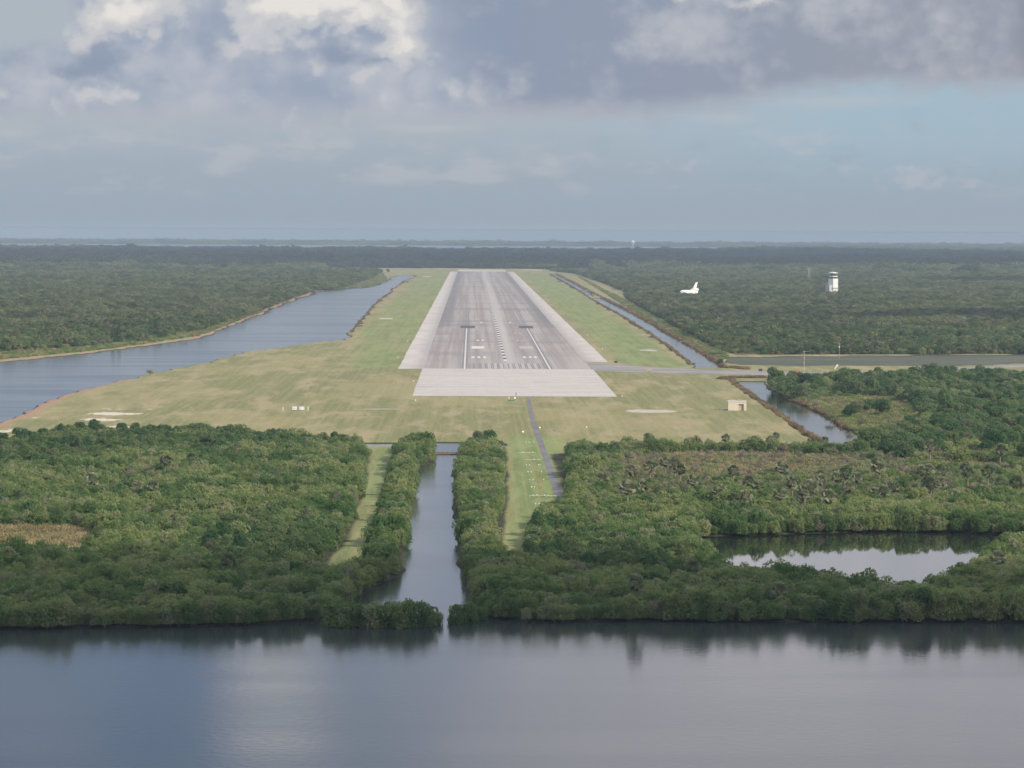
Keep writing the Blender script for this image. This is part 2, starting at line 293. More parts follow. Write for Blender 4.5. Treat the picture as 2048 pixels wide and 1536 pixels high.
FOREST = dict(
    left_mangrove=[(-259.1,1157.2), (-164.3,1169.0), (-153.0,1189.2), (-142.7,1207.1), (-115.9,1209.0), (-88.1,1199.4), (-60.6,1187.2), (-42.2,1169.2), (-34.4,1151.0), (-32.1,1029.0), (-30.9,942.5), (-29.8,876.9), (-29.8,819.8), (-31.7,775.5), (-33.1,735.8), (-34.6,722.0), (-27.7,769.8), (-20.8,770.0), (-13.9,736.5), (-19.3,715.4), (-29.2,648.6), (-36.7,644.2), (-46.9,639.7), (-61.0,636.9), (-75.1,634.8), (-88.9,632.0), (-140.3,625.7)],
    bank_mangrove=[(-26.3,1173.0), (-14.3,1168.4), (-12.6,1111.9), (-17.2,1071.4), (-17.2,1019.5), (-17.0,943.2), (-16.6,877.6), (-16.1,820.4), (-15.5,770.2), (-14.4,747.4), (-18.9,719.5), (-23.0,695.4), (-27.2,671.2), (-29.4,654.5), (-34.9,685.5), (-32.2,714.9), (-27.1,752.5), (-24.7,760.6), (-25.3,794.1), (-25.2,862.1), (-25.6,925.5), (-25.8,1029.4), (-26.1,1120.9)],
    middle_mangrove=[(1.1,1174.8), (12.0,1181.1), (12.1,1087.1), (10.3,944.6), (8.6,863.7), (7.2,814.8), (8.2,765.3), (11.2,754.0), (10.2,651.5), (4.4,654.7), (1.0,681.2), (-0.6,698.2), (-1.7,726.3), (-2.6,759.2), (-3.1,807.8), (-3.8,863.1), (-5.0,943.9), (-5.3,1000.0), (-4.6,1074.5), (-2.7,1147.9)],
    right_mangrove=[(11.2,754.0), (12.4,795.7), (14.0,842.3), (17.6,879.2), (22.9,907.9), (27.6,928.2), (27.5,1001.8), (27.4,1076.5), (27.4,1142.1), (53.1,1151.6), (79.1,1153.3), (106.9,1155.1), (132.6,1138.7), (140.7,1095.0), (291.2,1104.3), (223.0,844.7), (148.3,824.9), (140.9,839.6), (131.4,843.4), (121.8,847.2), (96.4,847.5), (70.0,836.5), (54.4,831.6), (53.7,807.7), (54.3,773.1), (55.3,739.1), (58.6,724.4), (78.2,704.9), (87.3,693.6), (95.2,690.1), (104.3,709.8), (113.8,745.7), (123.1,780.6), (130.8,800.7), (144.6,803.8), (215.8,817.2), (172.4,651.7), (108.4,652.2), (74.2,651.1), (54.6,650.4), (35.2,652.3), (20.4,649.3), (10.2,649.8)],
    right_wood=[(145.1,1637.9), (162.8,1655.6), (176.5,1667.8), (187.7,1702.2), (206.5,1709.8), (232.5,1712.5), (262.0,1721.3), (453.8,1723.7), (288.1,1092.4), (140.7,1095.0), (134.8,1157.0), (143.4,1263.9), (147.3,1316.5), (145.7,1395.7), (144.4,1468.0), (141.3,1529.4)],
    left_wood=[(-444.6,1818.3), (-327.5,1923.9), (-288.8,2056.0), (-252.9,2140.1), (-219.7,2292.0), (-204.4,2525.7), (-199.6,2890.9), (-190.5,3335.3), (-185.4,3848.5), (-170.9,4353.2), (-159.8,5270.4), (-165.0,6100.5), (-234.6,6464.7), (-1837.0,5769.4), (-656.1,2059.0)],
    right_far_wood=[(190.1,6170.0), (196.0,4836.3), (197.2,4309.2), (175.3,3766.0), (166.2,2876.2), (160.0,2244.4), (161.9,2114.6), (180.4,2091.1), (568.0,2158.6), (795.3,3024.3), (1891.9,7200.5), (150.9,6464.7)],
    runway_end_wood=[(-1837.0,5769.4), (-234.6,6464.7), (-189.6,6932.4), (-90.6,7280.3), (61.1,7249.4), (101.7,7067.8), (167.1,6726.0), (199.8,6485.4), (2138.6,7304.8), (7511.2,22242.3), (-5645.4,12933.6)],
)
CLEAR = dict(                                          # openings in the woods
    meadow_left=[(-168.9,843.9), (-100.1,847.1), (-93.3,833.3), (-86.8,784.1), (-90.1,762.6), (-151.3,755.5)],
    meadow_right=[(45.7,1077.6), (58.7,1126.3), (78.2,1140.3), (105.2,1136.9), (127.5,1123.2), (134.1,1094.6), (119.1,1048.5), (95.0,1025.9), (69.2,1008.1), (51.3,1013.2)],
    meadow_far_right=[(138.3,1076.3), (152.3,1107.7), (175.8,1109.2), (173.3,1083.0), (152.0,1059.2)],
    green_glade=[(144.4,1468.0), (158.8,1521.9), (179.9,1546.9), (195.7,1525.2), (185.0,1361.6), (170.4,1253.4), (150.4,1198.9), (144.6,1257.8), (147.2,1351.4), (147.3,1411.3)],
    craft_glade=[(173.2,4162.9), (225.1,4228.2), (298.6,4230.8), (287.0,3998.5), (258.2,3871.2), (239.3,3940.6), (211.9,3979.4), (175.8,3970.2)],
)
def arr(p): return np.array([(a[0], a[1]) for a in p])
WP = {k: arr(v) for k, v in WATER.items()}; FP = {k: arr(v) for k, v in FOREST.items()}; CP = {k: arr(v) for k, v in CLEAR.items()}
ISLETS = [(-26.3,645.5,5), (-24.1,643.9,5), (-21.7,644.8,5), (-18.8,644.1,5), (-16.0,645.0,5), (-13.5,644.2,5), (-10.7,645.2,5), (-8.7,646.0,4.6), (-6.6,649.4,2.6), (-2.5,651.2,4), (-0.2,653.0,4), (1.7,656.4,3)]
def inside(poly, x, y):
    c = np.zeros(x.shape, bool); n = len(poly); j = n - 1
    for i in range(n):
        xi, yi = poly[i]; xj, yj = poly[j]
        if yi != yj:
            m = (yi > y) != (yj > y)
            c ^= m & (x < (xj - xi) * (y - yi) / (yj - yi) + xi)
        j = i
    return c
def dist(poly, x, y, closed=True):
    d = np.full(x.shape, 1e9); n = len(poly)
    for i in range(n if closed else n - 1):
        a = poly[i]; b = poly[(i + 1) % n]; e = b - a; L2 = e @ e + 1e-9
        tt = np.clip(((x - a[0]) * e[0] + (y - a[1]) * e[1]) / L2, 0, 1)
        d = np.minimum(d, (x - a[0] - tt * e[0]) ** 2 + (y - a[1] - tt * e[1]) ** 2)
    return np.sqrt(d)
def sdist(poly, x, y):
    d = dist(poly, x, y); return np.where(inside(poly, x, y), -d, d)
def water_sd(x, y, pad=150.0):
    s = np.full(x.shape, 1e4)
    for k, p in WP.items():
        m = (x > p[:, 0].min() - pad) & (x < p[:, 0].max() + pad) & (y > p[:, 1].min() - pad) & (y < p[:, 1].max() + pad)
        if m.any(): s[m] = np.minimum(s[m], sdist(p, x[m], y[m]))
    return s
def soft_in(poly, x, y, w):
    m = (x > poly[:, 0].min() - w * 4) & (x < poly[:, 0].max() + w * 4) & (y > poly[:, 1].min() - w * 4) & (y < poly[:, 1].max() + w * 4)
    o = np.zeros(x.shape)
    if m.any():
        ww = w if np.isscalar(w) else w[m]
        o[m] = np.clip(.5 - sdist(poly, x[m], y[m]) / ww, 0, 1)
    return o

# ------------------------------------------------------------------ terrain: one sheet to the horizon
LAGOON_NEAR, LAGOON_FAR = 12900.0, 18500.0
ys_px = np.r_[np.arange(1640, 560, -2.0), np.arange(560, 484, -.8)]
rows = 6702.06 * 75.67 / (ys_px - 464.0)
rows = np.r_[np.array([-250., 60., 200., 320.]), rows]; rows = rows[rows < 24500]; rows = np.r_[rows, 24500., 26000.]
us = np.r_[-1.0, -.7, -.5, -.36, -.28, np.arange(-.215, .2151, .00062), .28, .36, .5, .7, 1.0]
YY, UU = np.meshgrid(rows, us, indexing='ij')
XX = UU * np.maximum(YY, 700.0) * np.where(np.abs(UU) > .22, 1, 1)
gx, gy = XX.ravel(), YY.ravel()
sd = water_sd(gx, gy)
wob = sum(np.sin(gx * a_ + gy * b_ + c_) for a_, b_, c_ in ((.11, .05, 0), (-.07, .09, 1), (.23, -.14, 2), (.05, .021, 3), (-.31, .2, 4))) / 2.0
sd = sd + wob * np.interp(gy, [600, 1200, 2500, 5000], [.35, .8, 2.2, 4.0])
sd = np.where((gy > LAGOON_NEAR) & (gy < LAGOON_FAR), np.maximum(LAGOON_NEAR - gy, gy - LAGOON_FAR), sd)
cell = np.maximum(2.0, np.maximum(gy, 700) * .0012)
gz = np.clip(-.6 + .6 / cell * sd, -1.2, 0.0)
forest = np.zeros(gx.shape)
for k, p in FP.items(): forest = np.maximum(forest, soft_in(p, gx, gy, 6.0 if gy.max() else 6.0))
for k, p in CP.items(): forest *= 1 - soft_in(p, gx, gy, 8.0)
forest = np.maximum(forest, (gy > 6900) * 1.0)
forest = np.where((gy < 1120) & (sd < 5), np.maximum(forest, np.clip(1.6 - sd / 4, 0, 1)), forest)
STRIPS = [arr([(-35.2,1177.9), (-26.4,1178.5), (-25.8,1029.4), (-25.5,925.5), (-24.9,854.8), (-25.1,787.9), (-24.7,756.0), (-31.3,720.0), (-34.0,719.9), (-32.3,779.1), (-29.8,819.8), (-29.8,876.9), (-30.9,942.5), (-32.1,1029.0)]), arr([(12.7,1248.2), (35.1,1249.8), (26.2,928.1), (18.3,879.2), (12.8,821.7), (11.8,754.0), (7.7,765.3), (7.3,821.4), (10.0,944.6)]),
          arr([(141.9,6077.6), (123.1,1883.6), (85.7,1929.2), (92.2,5302.9), (96.3,6059.5)]), arr([(-88.1,5715.2), (-35.3,6153.3), (-39.7,1864.9), (-68.9,1827.8), (-87.7,2637.7)]), arr([(179.2,5816.4), (172.4,3765.3), (166.2,2876.2), (160.0,2244.4), (163.5,2114.9), (147.9,1951.4), (152.3,2939.7)]), CP['green_glade'], CP['craft_glade'],
          arr([(-308.8,1737.9), (-269.2,1916.2), (-230.4,2080.8), (-212.9,2221.8), (-191.1,2361.1), (-190.9,2764.9), (-195.3,3816.7), (-136.1,4602.7), (-130.0,5336.8), (-164.3,6175.8), (-161.5,5325.7), (-186.9,3877.9), (-200.7,2907.5), (-220.6,2302.4), (-290.0,2064.3), (-339.0,1907.8)])]
lush = np.zeros(gx.shape)
for i, p in enumerate(STRIPS): lush = np.maximum(lush, soft_in(p, gx, gy, 14.0) * (1.0, .9, .75, .6, .8, 1.0, .9, .8)[i])
lm = WP['lagoon_moat']; red = np.zeros(gx.shape)
m_ = (gy > 1200) & (gy < 5600) & (gx < 0) & (sd > -3) & (sd < 30)
left_side = gx < np.interp(gy, [1300, 1500, 2000, 2400, 3000, 4000, 5600], [-175, -180, -160, -135, -110, -95, -60])
red[m_] = np.clip(1 - np.abs(sd[m_] - 3.0) / 6.0, 0, 1) * np.where(left_side[m_], 1.0, .05)
red = np.maximum(red, np.clip(1 - np.abs(sd - 2.0) / 2.2, 0, 1) * (gx > 60) * (gy < 1700) * (gy > 1240) * .12)
SAND = [[(-162.6,1420.9), (-129.3,1415.8), (-128.2,1407.9), (-150.2,1414.0)], [(-156.4,1393.8), (-136.1,1387.8), (-136.0,1376.4), (-148.8,1371.6), (-159.8,1378.2)], [(-159.4,1348.6), (-140.7,1342.9), (-138.6,1332.4), (-154.9,1327.6)], [(-142.7,1297.6), (-111.8,1286.7), (-110.7,1273.7), (-139.0,1281.3)], [(-177.4,1262.3), (-172.2,1272.3), (-172.4,1253.2), (-175.2,1246.8)], [(-178.7,1350.7), (-175.2,1354.6), (-174.0,1340.2), (-176.7,1340.0)], [(-160.6,1263.6), (-155.8,1270.3), (-155.0,1260.8), (-158.9,1257.4)]]
sand = np.zeros(gx.shape)
for s_ in SAND: sand = np.maximum(sand, soft_in(arr(s_), gx, gy, 16.0))
nr, nc = YY.shape
idx = np.arange(nr * nc).reshape(nr, nc)
quads = np.stack([idx[:-1, :-1], idx[:-1, 1:], idx[1:, 1:], idx[1:, :-1]], -1).reshape(-1, 4)
me = bpy.data.meshes.new("ground"); me.vertices.add(nr * nc); me.vertices.foreach_set('co', np.stack([gx, gy, gz], 1).astype(np.float32).ravel())
me.loops.add(quads.size); me.loops.foreach_set('vertex_index', quads.astype(np.int32).ravel())
me.polygons.add(len(quads)); me.polygons.foreach_set('loop_start', np.arange(0, quads.size, 4, dtype=np.int32))
me.polygons.foreach_set('use_smooth', np.ones(len(quads), bool)); me.update()
at = me.color_attributes.new('zone', 'FLOAT_COLOR', 'POINT'); at.data.foreach_set('color', np.stack([forest, lush, red, sand], 1).astype(np.float32).ravel())
ground = bpy.data.objects.new("ground", me); COL.objects.link(ground); ground["kind"] = "structure"; ground["label"] = "flat mown airfield grass and forest floor"
gm, t = material('ground')
a_ = t.new('ShaderNodeAttribute', attribute_name='zone'); zf, zl, zr = t.sep(V(t, a_.outputs['Color'])); zs = V(t, a_.outputs['Alpha'])
p = t.geo_pos(); px, py, pz = t.sep(p)
am = lambda v: v * 1.9 - .45
nb = am(t.noise(t.xyz(px, py * .30, 0.0), .014, 4, .6)); nm = am(t.noise(t.xyz(px, py * .18, 2.0), .09, 4, .65)); nf = am(t.noise(t.xyz(px, py * .5, 5.0), .6, 3, .6))
stripe = t.math('SINE', (px + (nm - .5) * 3.0 + (nb - .5) * 30.0) * 1.9) ; stripe2 = am(t.noise(t.xyz(px * 1.0, py * .008, 3.0), .40, 3, .6))
g_dry = t.mix(t.ss(.38, .62, nb + (nm - .5) * .6), (.182, .180, .078), (.258, .226, .108))
g_dry = t.mix(t.ss(.56, .72, nm + (nf - .5) * .35) * .7, g_dry, (.335, .265, .165))
g_dry = t.mix(t.ss(.60, .75, t.noise(t.xyz(px, py * .4, 8.0), .03, 4, .6)) * .5, g_dry, (.15, .185, .065))
g_lush = t.mix(t.ss(.35, .65, nm + (nf - .5) * .5), (.145, .190, .066), (.205, .245, .092))
g_lush = t.mix(t.ss(.58, .72, nb + (nm - .5) * .5) * .6, g_lush, (.22, .215, .10))
c = t.mix(t.ss(.25, .75, zl + (nm - .5) * .7), g_dry, g_lush)
c = t.mix(t.math('MULTIPLY', t.ss(-.2, 1.0, stripe) * .4 + t.ss(.35, .75, stripe2) * .8, .62), c, t.mix(.55, c, (.35, .30, .155)))
c = t.mix(t.ss(.3, .8, nf) * .25, c, t.mix(.5, c, (.07, .08, .03)))
c = t.mix(t.ss(.35, .65, zf + (nm - .5) * .5), c, t.mix(t.ss(.4, .6, nf), (.035, .038, .022), (.075, .070, .040)))
c = t.mix(t.ss(.35, .8, zr + (nm - .5) * .6), c, t.mix(nf, (.27, .165, .105), (.38, .25, .165)))
c = t.mix(t.ss(.50, .68, zs + (nm - .5) * .8 + (nf - .5) * .5), c, (.55, .48, .40))
c = t.mix(t.ss(-.22, -.45, pz), c, (.045, .040, .028))
pr = principled(t, c, .95, .1); bmp = t.new('ShaderNodeBump'); bmp.inputs['Strength'].default_value = .6; bmp.inputs['Distance'].default_value = .25
t.put(bmp.inputs['Height'], nf); t.l.new(bmp.outputs[0], pr.inputs['Normal']); finish(t, pr.outputs[0]); me.materials.append(gm)

# ------------------------------------------------------------------ water
def water_material(name, rough, slope, scale, deep, streak=0.0):
    m, t = material(name)
    p = t.geo_pos(); px, py, pz = t.sep(p)
    a = t.noise(t.xyz(px, py * .8, 0.0), scale, 4, .6); b = t.noise(t.xyz(px * .35, py, 4.0), .012, 3, .5)
    h = a
    pr = principled(t, deep, rough, .5); pr.inputs['IOR'].default_value = 1.33
    if streak:
        st = t.ss(.40, .66, t.noise(t.xyz(px * .22, py, 1.0), .02, 4, .55, .6))
        t.put(pr.inputs['Roughness'], st * streak + rough)
    bm = t.new('ShaderNodeBump'); bm.inputs['Strength'].default_value = 1.0; bm.inputs['Distance'].default_value = slope / scale
    t.put(bm.inputs['Height'], h); t.l.new(bm.outputs[0], pr.inputs['Normal']); finish(t, pr.outputs[0]); return m
WM = dict(
    river=water_material('river_water', .08, .018, .6, (.030, .036, .038), .06),
    canal=water_material('canal_water', .07, .006, .9, (.022, .026, .024), .03),
    pond=water_material('pond_water', .03, .002, .8, (.015, .018, .014)),
    lagoon_moat=water_material('moat_water', .12, .005, .5, (.026, .036, .046), .05),
)
mt_, t = material('ditch_surface'); p = t.geo_pos(); px, py, pz = t.sep(p)
nA = t.noise(t.xyz(px * .06, py, 0.0), .12, 5, .6); nB = t.noise(t.xyz(px * .3, py, 3.0), .2, 4, .6)
c = t.mix(t.ss(.38, .62, nB), (.070, .076, .052), (.105, .108, .078)); c = t.mix(t.ss(.56, .64, nA) * .7, c, (.20, .19, .17))  # matt dark olive and pale streaks painted in place of mirroring water
finish(t, principled(t, c, .9, .06).outputs[0]); WM['ditch'] = mt_
def flat_poly(name, pts, z, mat, label=None):
    o = structure(name, [(x, y, z) for x, y in pts], [tuple(range(len(pts)))], mat)
    if label: o["label"] = label
    return o
def grow(poly, d):
    n = len(poly); out = []
    area = sum(poly[i][0] * poly[(i + 1) % n][1] - poly[(i + 1) % n][0] * poly[i][1] for i in range(n)); sgn = 1 if area > 0 else -1
    for i in range(n):
        a, b, c = poly[i - 1], poly[i], poly[(i + 1) % n]
        e1 = (b - a) / (np.linalg.norm(b - a) + 1e-6); e2 = (c - b) / (np.linalg.norm(c - b) + 1e-6)
        nn = np.array([e1[1] + e2[1], -e1[0] - e2[0]]) * sgn; L_ = np.linalg.norm(nn)
        out.append(b + (nn / L_ if L_ > .3 else 0 * nn) * d)
    return np.array(out)
for k, nm_, lab in (('river', 'river', 'wide calm dark river across the bottom'), ('canal', 'canal', 'canal crossing in front of the field'), ('pond', 'pond', 'still pond among mangroves reflecting trees'), ('lagoon_moat', 'lake', 'long blue lake left of the runway'),
                 ('moat', 'moat_channel', 'far end of the moat right of the runway'), ('lower_moat', 'moat', 'straight moat right of the runway'), ('side_canal', 'side_canal', 'short canal beside the shed'), ('ditch', 'ditch', 'dark ditch below the fenced woods')):
    kk = k if k in WM else 'canal'
    tri = bpy.data.meshes.new(nm_)
    flat_poly(nm_, grow(WP[k], 1.6 if k not in ('lagoon_moat', 'moat', 'lower_moat', 'ditch') else 4.0), -.6, WM[kk], lab)
o = structure('lagoon', [(-26000, LAGOON_NEAR - 60, -.6), (26000, LAGOON_NEAR - 60, -.6), (26000, LAGOON_FAR + 60, -.6), (-26000, LAGOON_FAR + 60, -.6)], [(0, 1, 2, 3)], WM['lagoon_moat']); o["label"] = "pale lagoon along the horizon"

# ------------------------------------------------------------------ runway
RX = 19.94; Y0 = 1847.6; L_R = 4572.0
def pave_material(name, kind):
    m, t = material(name)
    p = t.geo_pos(); px, py, pz = t.sep(p); x = px - RX
    cross = t.noise(t.xyz(x * .12, py, 0.0), .0075, 5, .7); crossf = t.noise(t.xyz(x * .03, py, 6.0), .16, 4, .6); lane = t.noise(t.xyz(x, py * .004, 1.0), .22, 4, .6); lanef = t.noise(t.xyz(x, py * .004, 4.0), 1.1, 3, .6)
    blot = t.noise(t.xyz(x, py * .3, 2.0), .05, 5, .6); fine = t.noise(t.xyz(x, py * .4, 3.0), .5, 3, .6)
    if kind == 'pale':
        c = t.mix(t.ss(.3, .7, blot + (fine - .5) * .4), (.43, .385, .345), (.53, .475, .43))
        c = t.mix(t.ss(.48, .62, crossf + (blot - .5) * .7) * .6, c, (.32, .29, .275))
    elif kind == 'shoulder':
        c = t.mix(t.ss(.3, .7, blot + (fine - .5) * .4), (.45, .395, .355), (.55, .49, .445))
        inner = t.ss(56.0, 46.0, t.math('ABSOLUTE', x) + (crossf - .5) * 26.0 + (fine - .5) * 4)
        c = t.mix(inner * .75, c, t.mix(fine, (.27, .25, .24), (.34, .31, .295)))
        c = t.mix(t.ss(.50, .62, crossf + (fine - .5) * .5) * .5, c, (.30, .275, .26))
    else:
        c = t.mix(t.ss(.40, .62, lane + (fine - .5) * .2 + (blot - .5) * .3), (.252, .212, .194), (.362, .312, .284))
        c = t.mix(t.ss(.50, .60, cross) * .7 * t.ss(2000.0, 3200.0, py + 500.0), c, (.19, .175, .175))
        c = t.mix(t.ss(.50, .62, crossf + (blot - .5) * .5) * .35, c, (.23, .208, .20))
        c = t.mix(t.ss(.50, .66, lanef) * .25, c, (.37, .335, .32))
        dkx = t.ss(.0, 1.0, t.ss(-30.0, -42.0, x) + t.ss(33.0, 43.0, x)) * t.ss(2300.0, 3000.0, py + (cross - .5) * 900.0)
        c = t.mix(dkx * .7, c, (.15, .14, .142))
        mid = t.blob(x, py * 0.0, 3.0, 0.0, 4.5, 1.0)
        c = t.mix(t.math('MINIMUM', mid * (lane * .9 + .5), 1.0) * .85, c, (.43, .385, .355))
        c = t.mix(t.ss(Y0 + 320, Y0, py) * .25, c, (.36, .33, .31))
    j = t.math('PINGPONG', x, 6.1); c = t.mix(t.ss(.16, .05, j) * (.08 if kind == 'pale' else .3), c, (.17, .16, .155))
    finish(t, principled(t, c, .85, .25).outputs[0]); return m
PM = dict(pale=pave_material('pale_concrete', 'pale'), shoulder=pave_material('weathered_shoulder', 'shoulder'), runway=pave_material('grooved_concrete', 'runway'))
def strip(name, x0, x1, y0, y1, z, mat, label, ny=40, x0b=None, x1b=None):
    vs, fs = [], []
    for i in range(ny + 1):
        f = i / ny; y = y0 + (y1 - y0) * f; jl = rng.normal(0, .15); jr = rng.normal(0, .15)
        vs += [(x0 + ((x0b - x0) * f if x0b is not None else 0) + jl, y, z), (x1 + ((x1b - x1) * f if x1b is not None else 0) + jr, y, z)]
        if i: fs.append((2 * i - 2, 2 * i - 1, 2 * i + 1, 2 * i))
    o = structure(name, vs, fs, mat); o["label"] = label; return o
HW = 46.6
strip('overrun', RX - HW - .4, RX + HW + .8, Y0 - 305, Y0, .05, PM['pale'], 'pale concrete overrun before the runway')
strip('far_overrun', RX - HW, RX + HW, Y0 + L_R, Y0 + L_R + 305, .05, PM['pale'], 'pale overrun at the far runway end')
strip('runway', RX - HW, RX + HW, Y0, Y0 + L_R, .05, PM['runway'], 'long grey grooved concrete runway', 120)
strip('runway_shoulder', RX - 60.4, RX - HW, Y0, Y0 + L_R - 40, .05, PM['shoulder'], 'pale weathered left runway shoulder', 160)
strip('runway_shoulder', RX + HW, RX + 60.0, Y0 + 108, Y0 + L_R - 60, .05, PM['shoulder'], 'pale weathered right runway shoulder', 160)

# painted markings, thin sheets above the concrete
def paint_material(name, col, wear):
    m, t = material(name); p = t.geo_pos(); px, py, pz = t.sep(p)
    n = t.noise(t.xyz(px, py * .35, 0.0), .9, 4, .7)
    finish(t, principled(t, t.mix(t.ss(wear - .12, wear + .12, n), (.33, .30, .285), col), .8, .25).outputs[0]); return m
PW = paint_material('white_marking', (.62, .58, .54), .42); PF = paint_material('faded_marking', (.47, .43, .40), .52); PD = paint_material('dark_marking', (.075, .078, .095), .20); PE = paint_material('dark_edge', (.15, .145, .15), .42)
def marks(name, rects, z, mat, label):
    vs, fs = [], []
    for x0, x1, y0, y1 in rects:
        n = len(vs); vs += [(RX + x0, y0, z), (RX + x1, y0, z), (RX + x1, y1, z), (RX + x0, y1, z)]; fs.append((n, n + 1, n + 2, n + 3))
    o = structure(name, vs, fs, mat); o["label"] = label
EDGE_END = Y0 + 820
marks('runway_marking', [(-23.7 - .4, -23.7 + .4, Y0 + 1, EDGE_END), (23.7 - .4, 23.7 + .4, Y0 + 1, EDGE_END)], .085, PW, 'white edge stripes of the landing zone')
marks('runway_marking', [(s * 23.7 + q - .4, s * 23.7 + q + .4, Y0 + 1, Y0 + 1500) for s in (-1, 1) for q in (-1.1, 1.1)], .085, PE, 'dark borders of the edge stripes')
bars = [-20.5 + 3.42 * i for i in range(6)] + [3.8 + 3.5 * i for i in range(5)]
bars = [-21.0, -17.6, -14.2, -10.8, -7.3, -3.9, 1.4, 4.9, 8.4, 11.9, 15.4, 18.9]
marks('threshold_marking', [(b + .0, b + 1.9, Y0 + 8, Y0 + 82) for b in bars[3:11]], .085, PF, 'worn white threshold bars')
marks('threshold_marking', [q for b in bars for q in ((b - .55, b - .02, Y0 + 8, Y0 + 82), (b + 1.92, b + 2.4, Y0 + 8, Y0 + 82))], .085, PE, 'dark outlines of the threshold bars')
marks('threshold_line', [(-46.4, 46.4, Y0 - 2, Y0 + 1.5)], .088, PW, 'white line across the runway threshold')
def rc(pp):                                            # centre rows traced on the ground -> rectangles
    return pp
def blocks(pts, w, l): return [(x - RX - w / 2, x - RX + w / 2, y - l / 2, y + l / 2) for x, y in pts]
marks('landing_zone_marking', blocks([(1.0,2022.6), (4.5,2023.1), (8.0,2023.5), (32.2,2026.5), (35.7,2027.0), (38.8,2027.4)], 1.7, 26), .085, PW, 'three white touchdown bars each side')
marks('landing_zone_marking', blocks([(4.4,2335.4), (7.9,2335.9)], 1.5, 26), .085, PW, 'two white touchdown bars on the left')
marks('landing_zone_marking', blocks([(32.2,2339.5), (35.7,2340.0), (4.9,2496.5), (8.2,2497.0), (32.5,2500.9), (36.3,2501.4)], 1.5, 22), .085, PF, 'worn touchdown bars')
marks('aiming_point', blocks([(4.3,2193.9)], 8.4, 46), .085, PW, 'solid white aiming block on the left')
marks('aiming_point', [(x - RX - 4.4, x - RX + 4.4, y - 24, y + 24) for x, y in [(36.0,2198.2)]], .085, PF, 'worn aiming block on the right')
marks('touchdown_box', blocks([(-3.0,2665.9)] + [(43.4,2666.7)], 11.4, 66), .092, PD, 'dark painted boxes over the edge stripes')
marks('touchdown_spot', blocks([(8.1,2800.4), (32.2,2804.6)], 1.7, 26), .085, PW, 'two white spots beyond the dark boxes')
cl_w, cl_d = [], []
y = Y0 + 118
for i in range(44):
    cl_w.append((-.95, .95, y, y + 26)); cl_d.append((-.95, .95, y + 26, y + 52)); y += 52 
marks('centreline', cl_w[:30], .085, PW, 'white dashes of the runway centreline'); marks('centreline', cl_d[:30], .085, PD, 'dark dashes of the runway centreline')
# taxiway, service road, far roads, pads
def ribbon(name, left, right, z, mat, label):
    n = len(left); vs = [(x, y, z) for x, y in left] + [(x, y, z) for x, y in right]
    o = structure(name, vs, [(i, i + 1, n + i + 1, n + i) for i in range(n - 1)], mat); o["label"] = label
asph, t = material('asphalt'); p = t.geo_pos(); px, py, pz = t.sep(p)
nA = t.noise(t.xyz(px * .3, py, 0.0), .5, 4, .65); nB = t.noise(p, .06, 3, .6)
finish(t, principled(t, t.mix(t.ss(.35, .7, nA + (nB - .5) * .6), (.135, .125, .13), (.20, .185, .185)), .9, .2).outputs[0])
tax, t = material('taxiway_asphalt'); p = t.geo_pos(); px, py, pz = t.sep(p)
nA = t.noise(t.xyz(px * .08, py, 0.0), .35, 4, .65); nB = t.noise(p, .03, 3, .6)
finish(t, principled(t, t.mix(t.ss(.35, .7, nA + (nB - .5) * .6), (.20, .185, .18), (.33, .30, .28)), .9, .2).outputs[0])
ribbon('taxiway', [(66.8,1836.4), (71.6,1827.1), (96.9,1813.6), (123.1,1800.4), (149.2,1790.7), (164.9,1786.1), (185.5,1779.0), (219.4,1795.1), (249.8,1840.3), (285.8,1878.0), (319.8,1913.3), (365.0,1940.2)], [(66.6,1945.4), (80.5,1928.6), (100.8,1888.0), (126.9,1856.6), (153.5,1842.8), (169.3,1834.7), (190.2,1823.9), (225.8,1847.6), (255.8,1884.9), (301.7,1925.5), (325.4,1946.5), (370.7,1970.4)], .02, tax, 'asphalt tow road leaving the runway to the right')
cen = [(26.2,1539.7), (25.8,1487.7), (24.9,1385.8), (24.8,1274.2), (25.1,1195.9), (25.2,1136.8), (25.3,1087.9), (25.3,1043.0), (25.4,997.7), (25.6,956.2), (25.7,924.7)]
lw = [.9, .9, .9, 1.0, 1.05, 1.1, 1.15, 1.15, 1.2, 1.25, 1.25]
ribbon('service_road', [(x - w_, y) for (x, y), w_ in zip(cen, lw)], [(x + w_, y) for (x, y), w_ in zip(cen, lw)], .03, asph, 'narrow dark service road through the approach strip')
padm = plain('pale_pad', (.43, .385, .31), .9, .1, var=.2, scale=.5)
def pad(pts, label): flat_poly('concrete_pad', pts, .03, padm, label)
pad([(65.3,1420.3), (67.4,1428.4), (71.3,1432.8), (82.9,1429.7), (88.1,1420.2), (84.9,1410.1), (75.2,1405.4), (67.4,1410.6)], 'long pale sand ellipse right of the approach')
pad([(-50.9,1424.0), (-41.0,1428.9), (-30.4,1429.8), (-30.3,1425.8), (-40.9,1423.3)], 'thin pale strip left of the approach')
pad([(108.1,2165.9), (115.9,2171.5), (119.8,2153.7), (118.1,2135.4), (108.4,2152.2)], 'thin white strip right of the runway')
pad([(-80.9,2930.0), (-69.3,2940.7), (-68.1,2890.5), (-78.9,2888.5)], 'pale broken pad left of the runway'); pad([(-82.6,5685.1), (-69.2,5703.0), (-67.9,5596.1), (-81.2,5591.2)], 'small pale pad near the far end')
pad([(397.0,6543.9), (653.0,6745.0), (641.1,6621.7), (390.4,6436.0)], 'pale road strip in the far right woods'); pad([(-102.1,6953.8), (-8.8,6958.7), (-8.7,6901.9), (-101.1,6887.8)], 'pale road behind the far runway end')
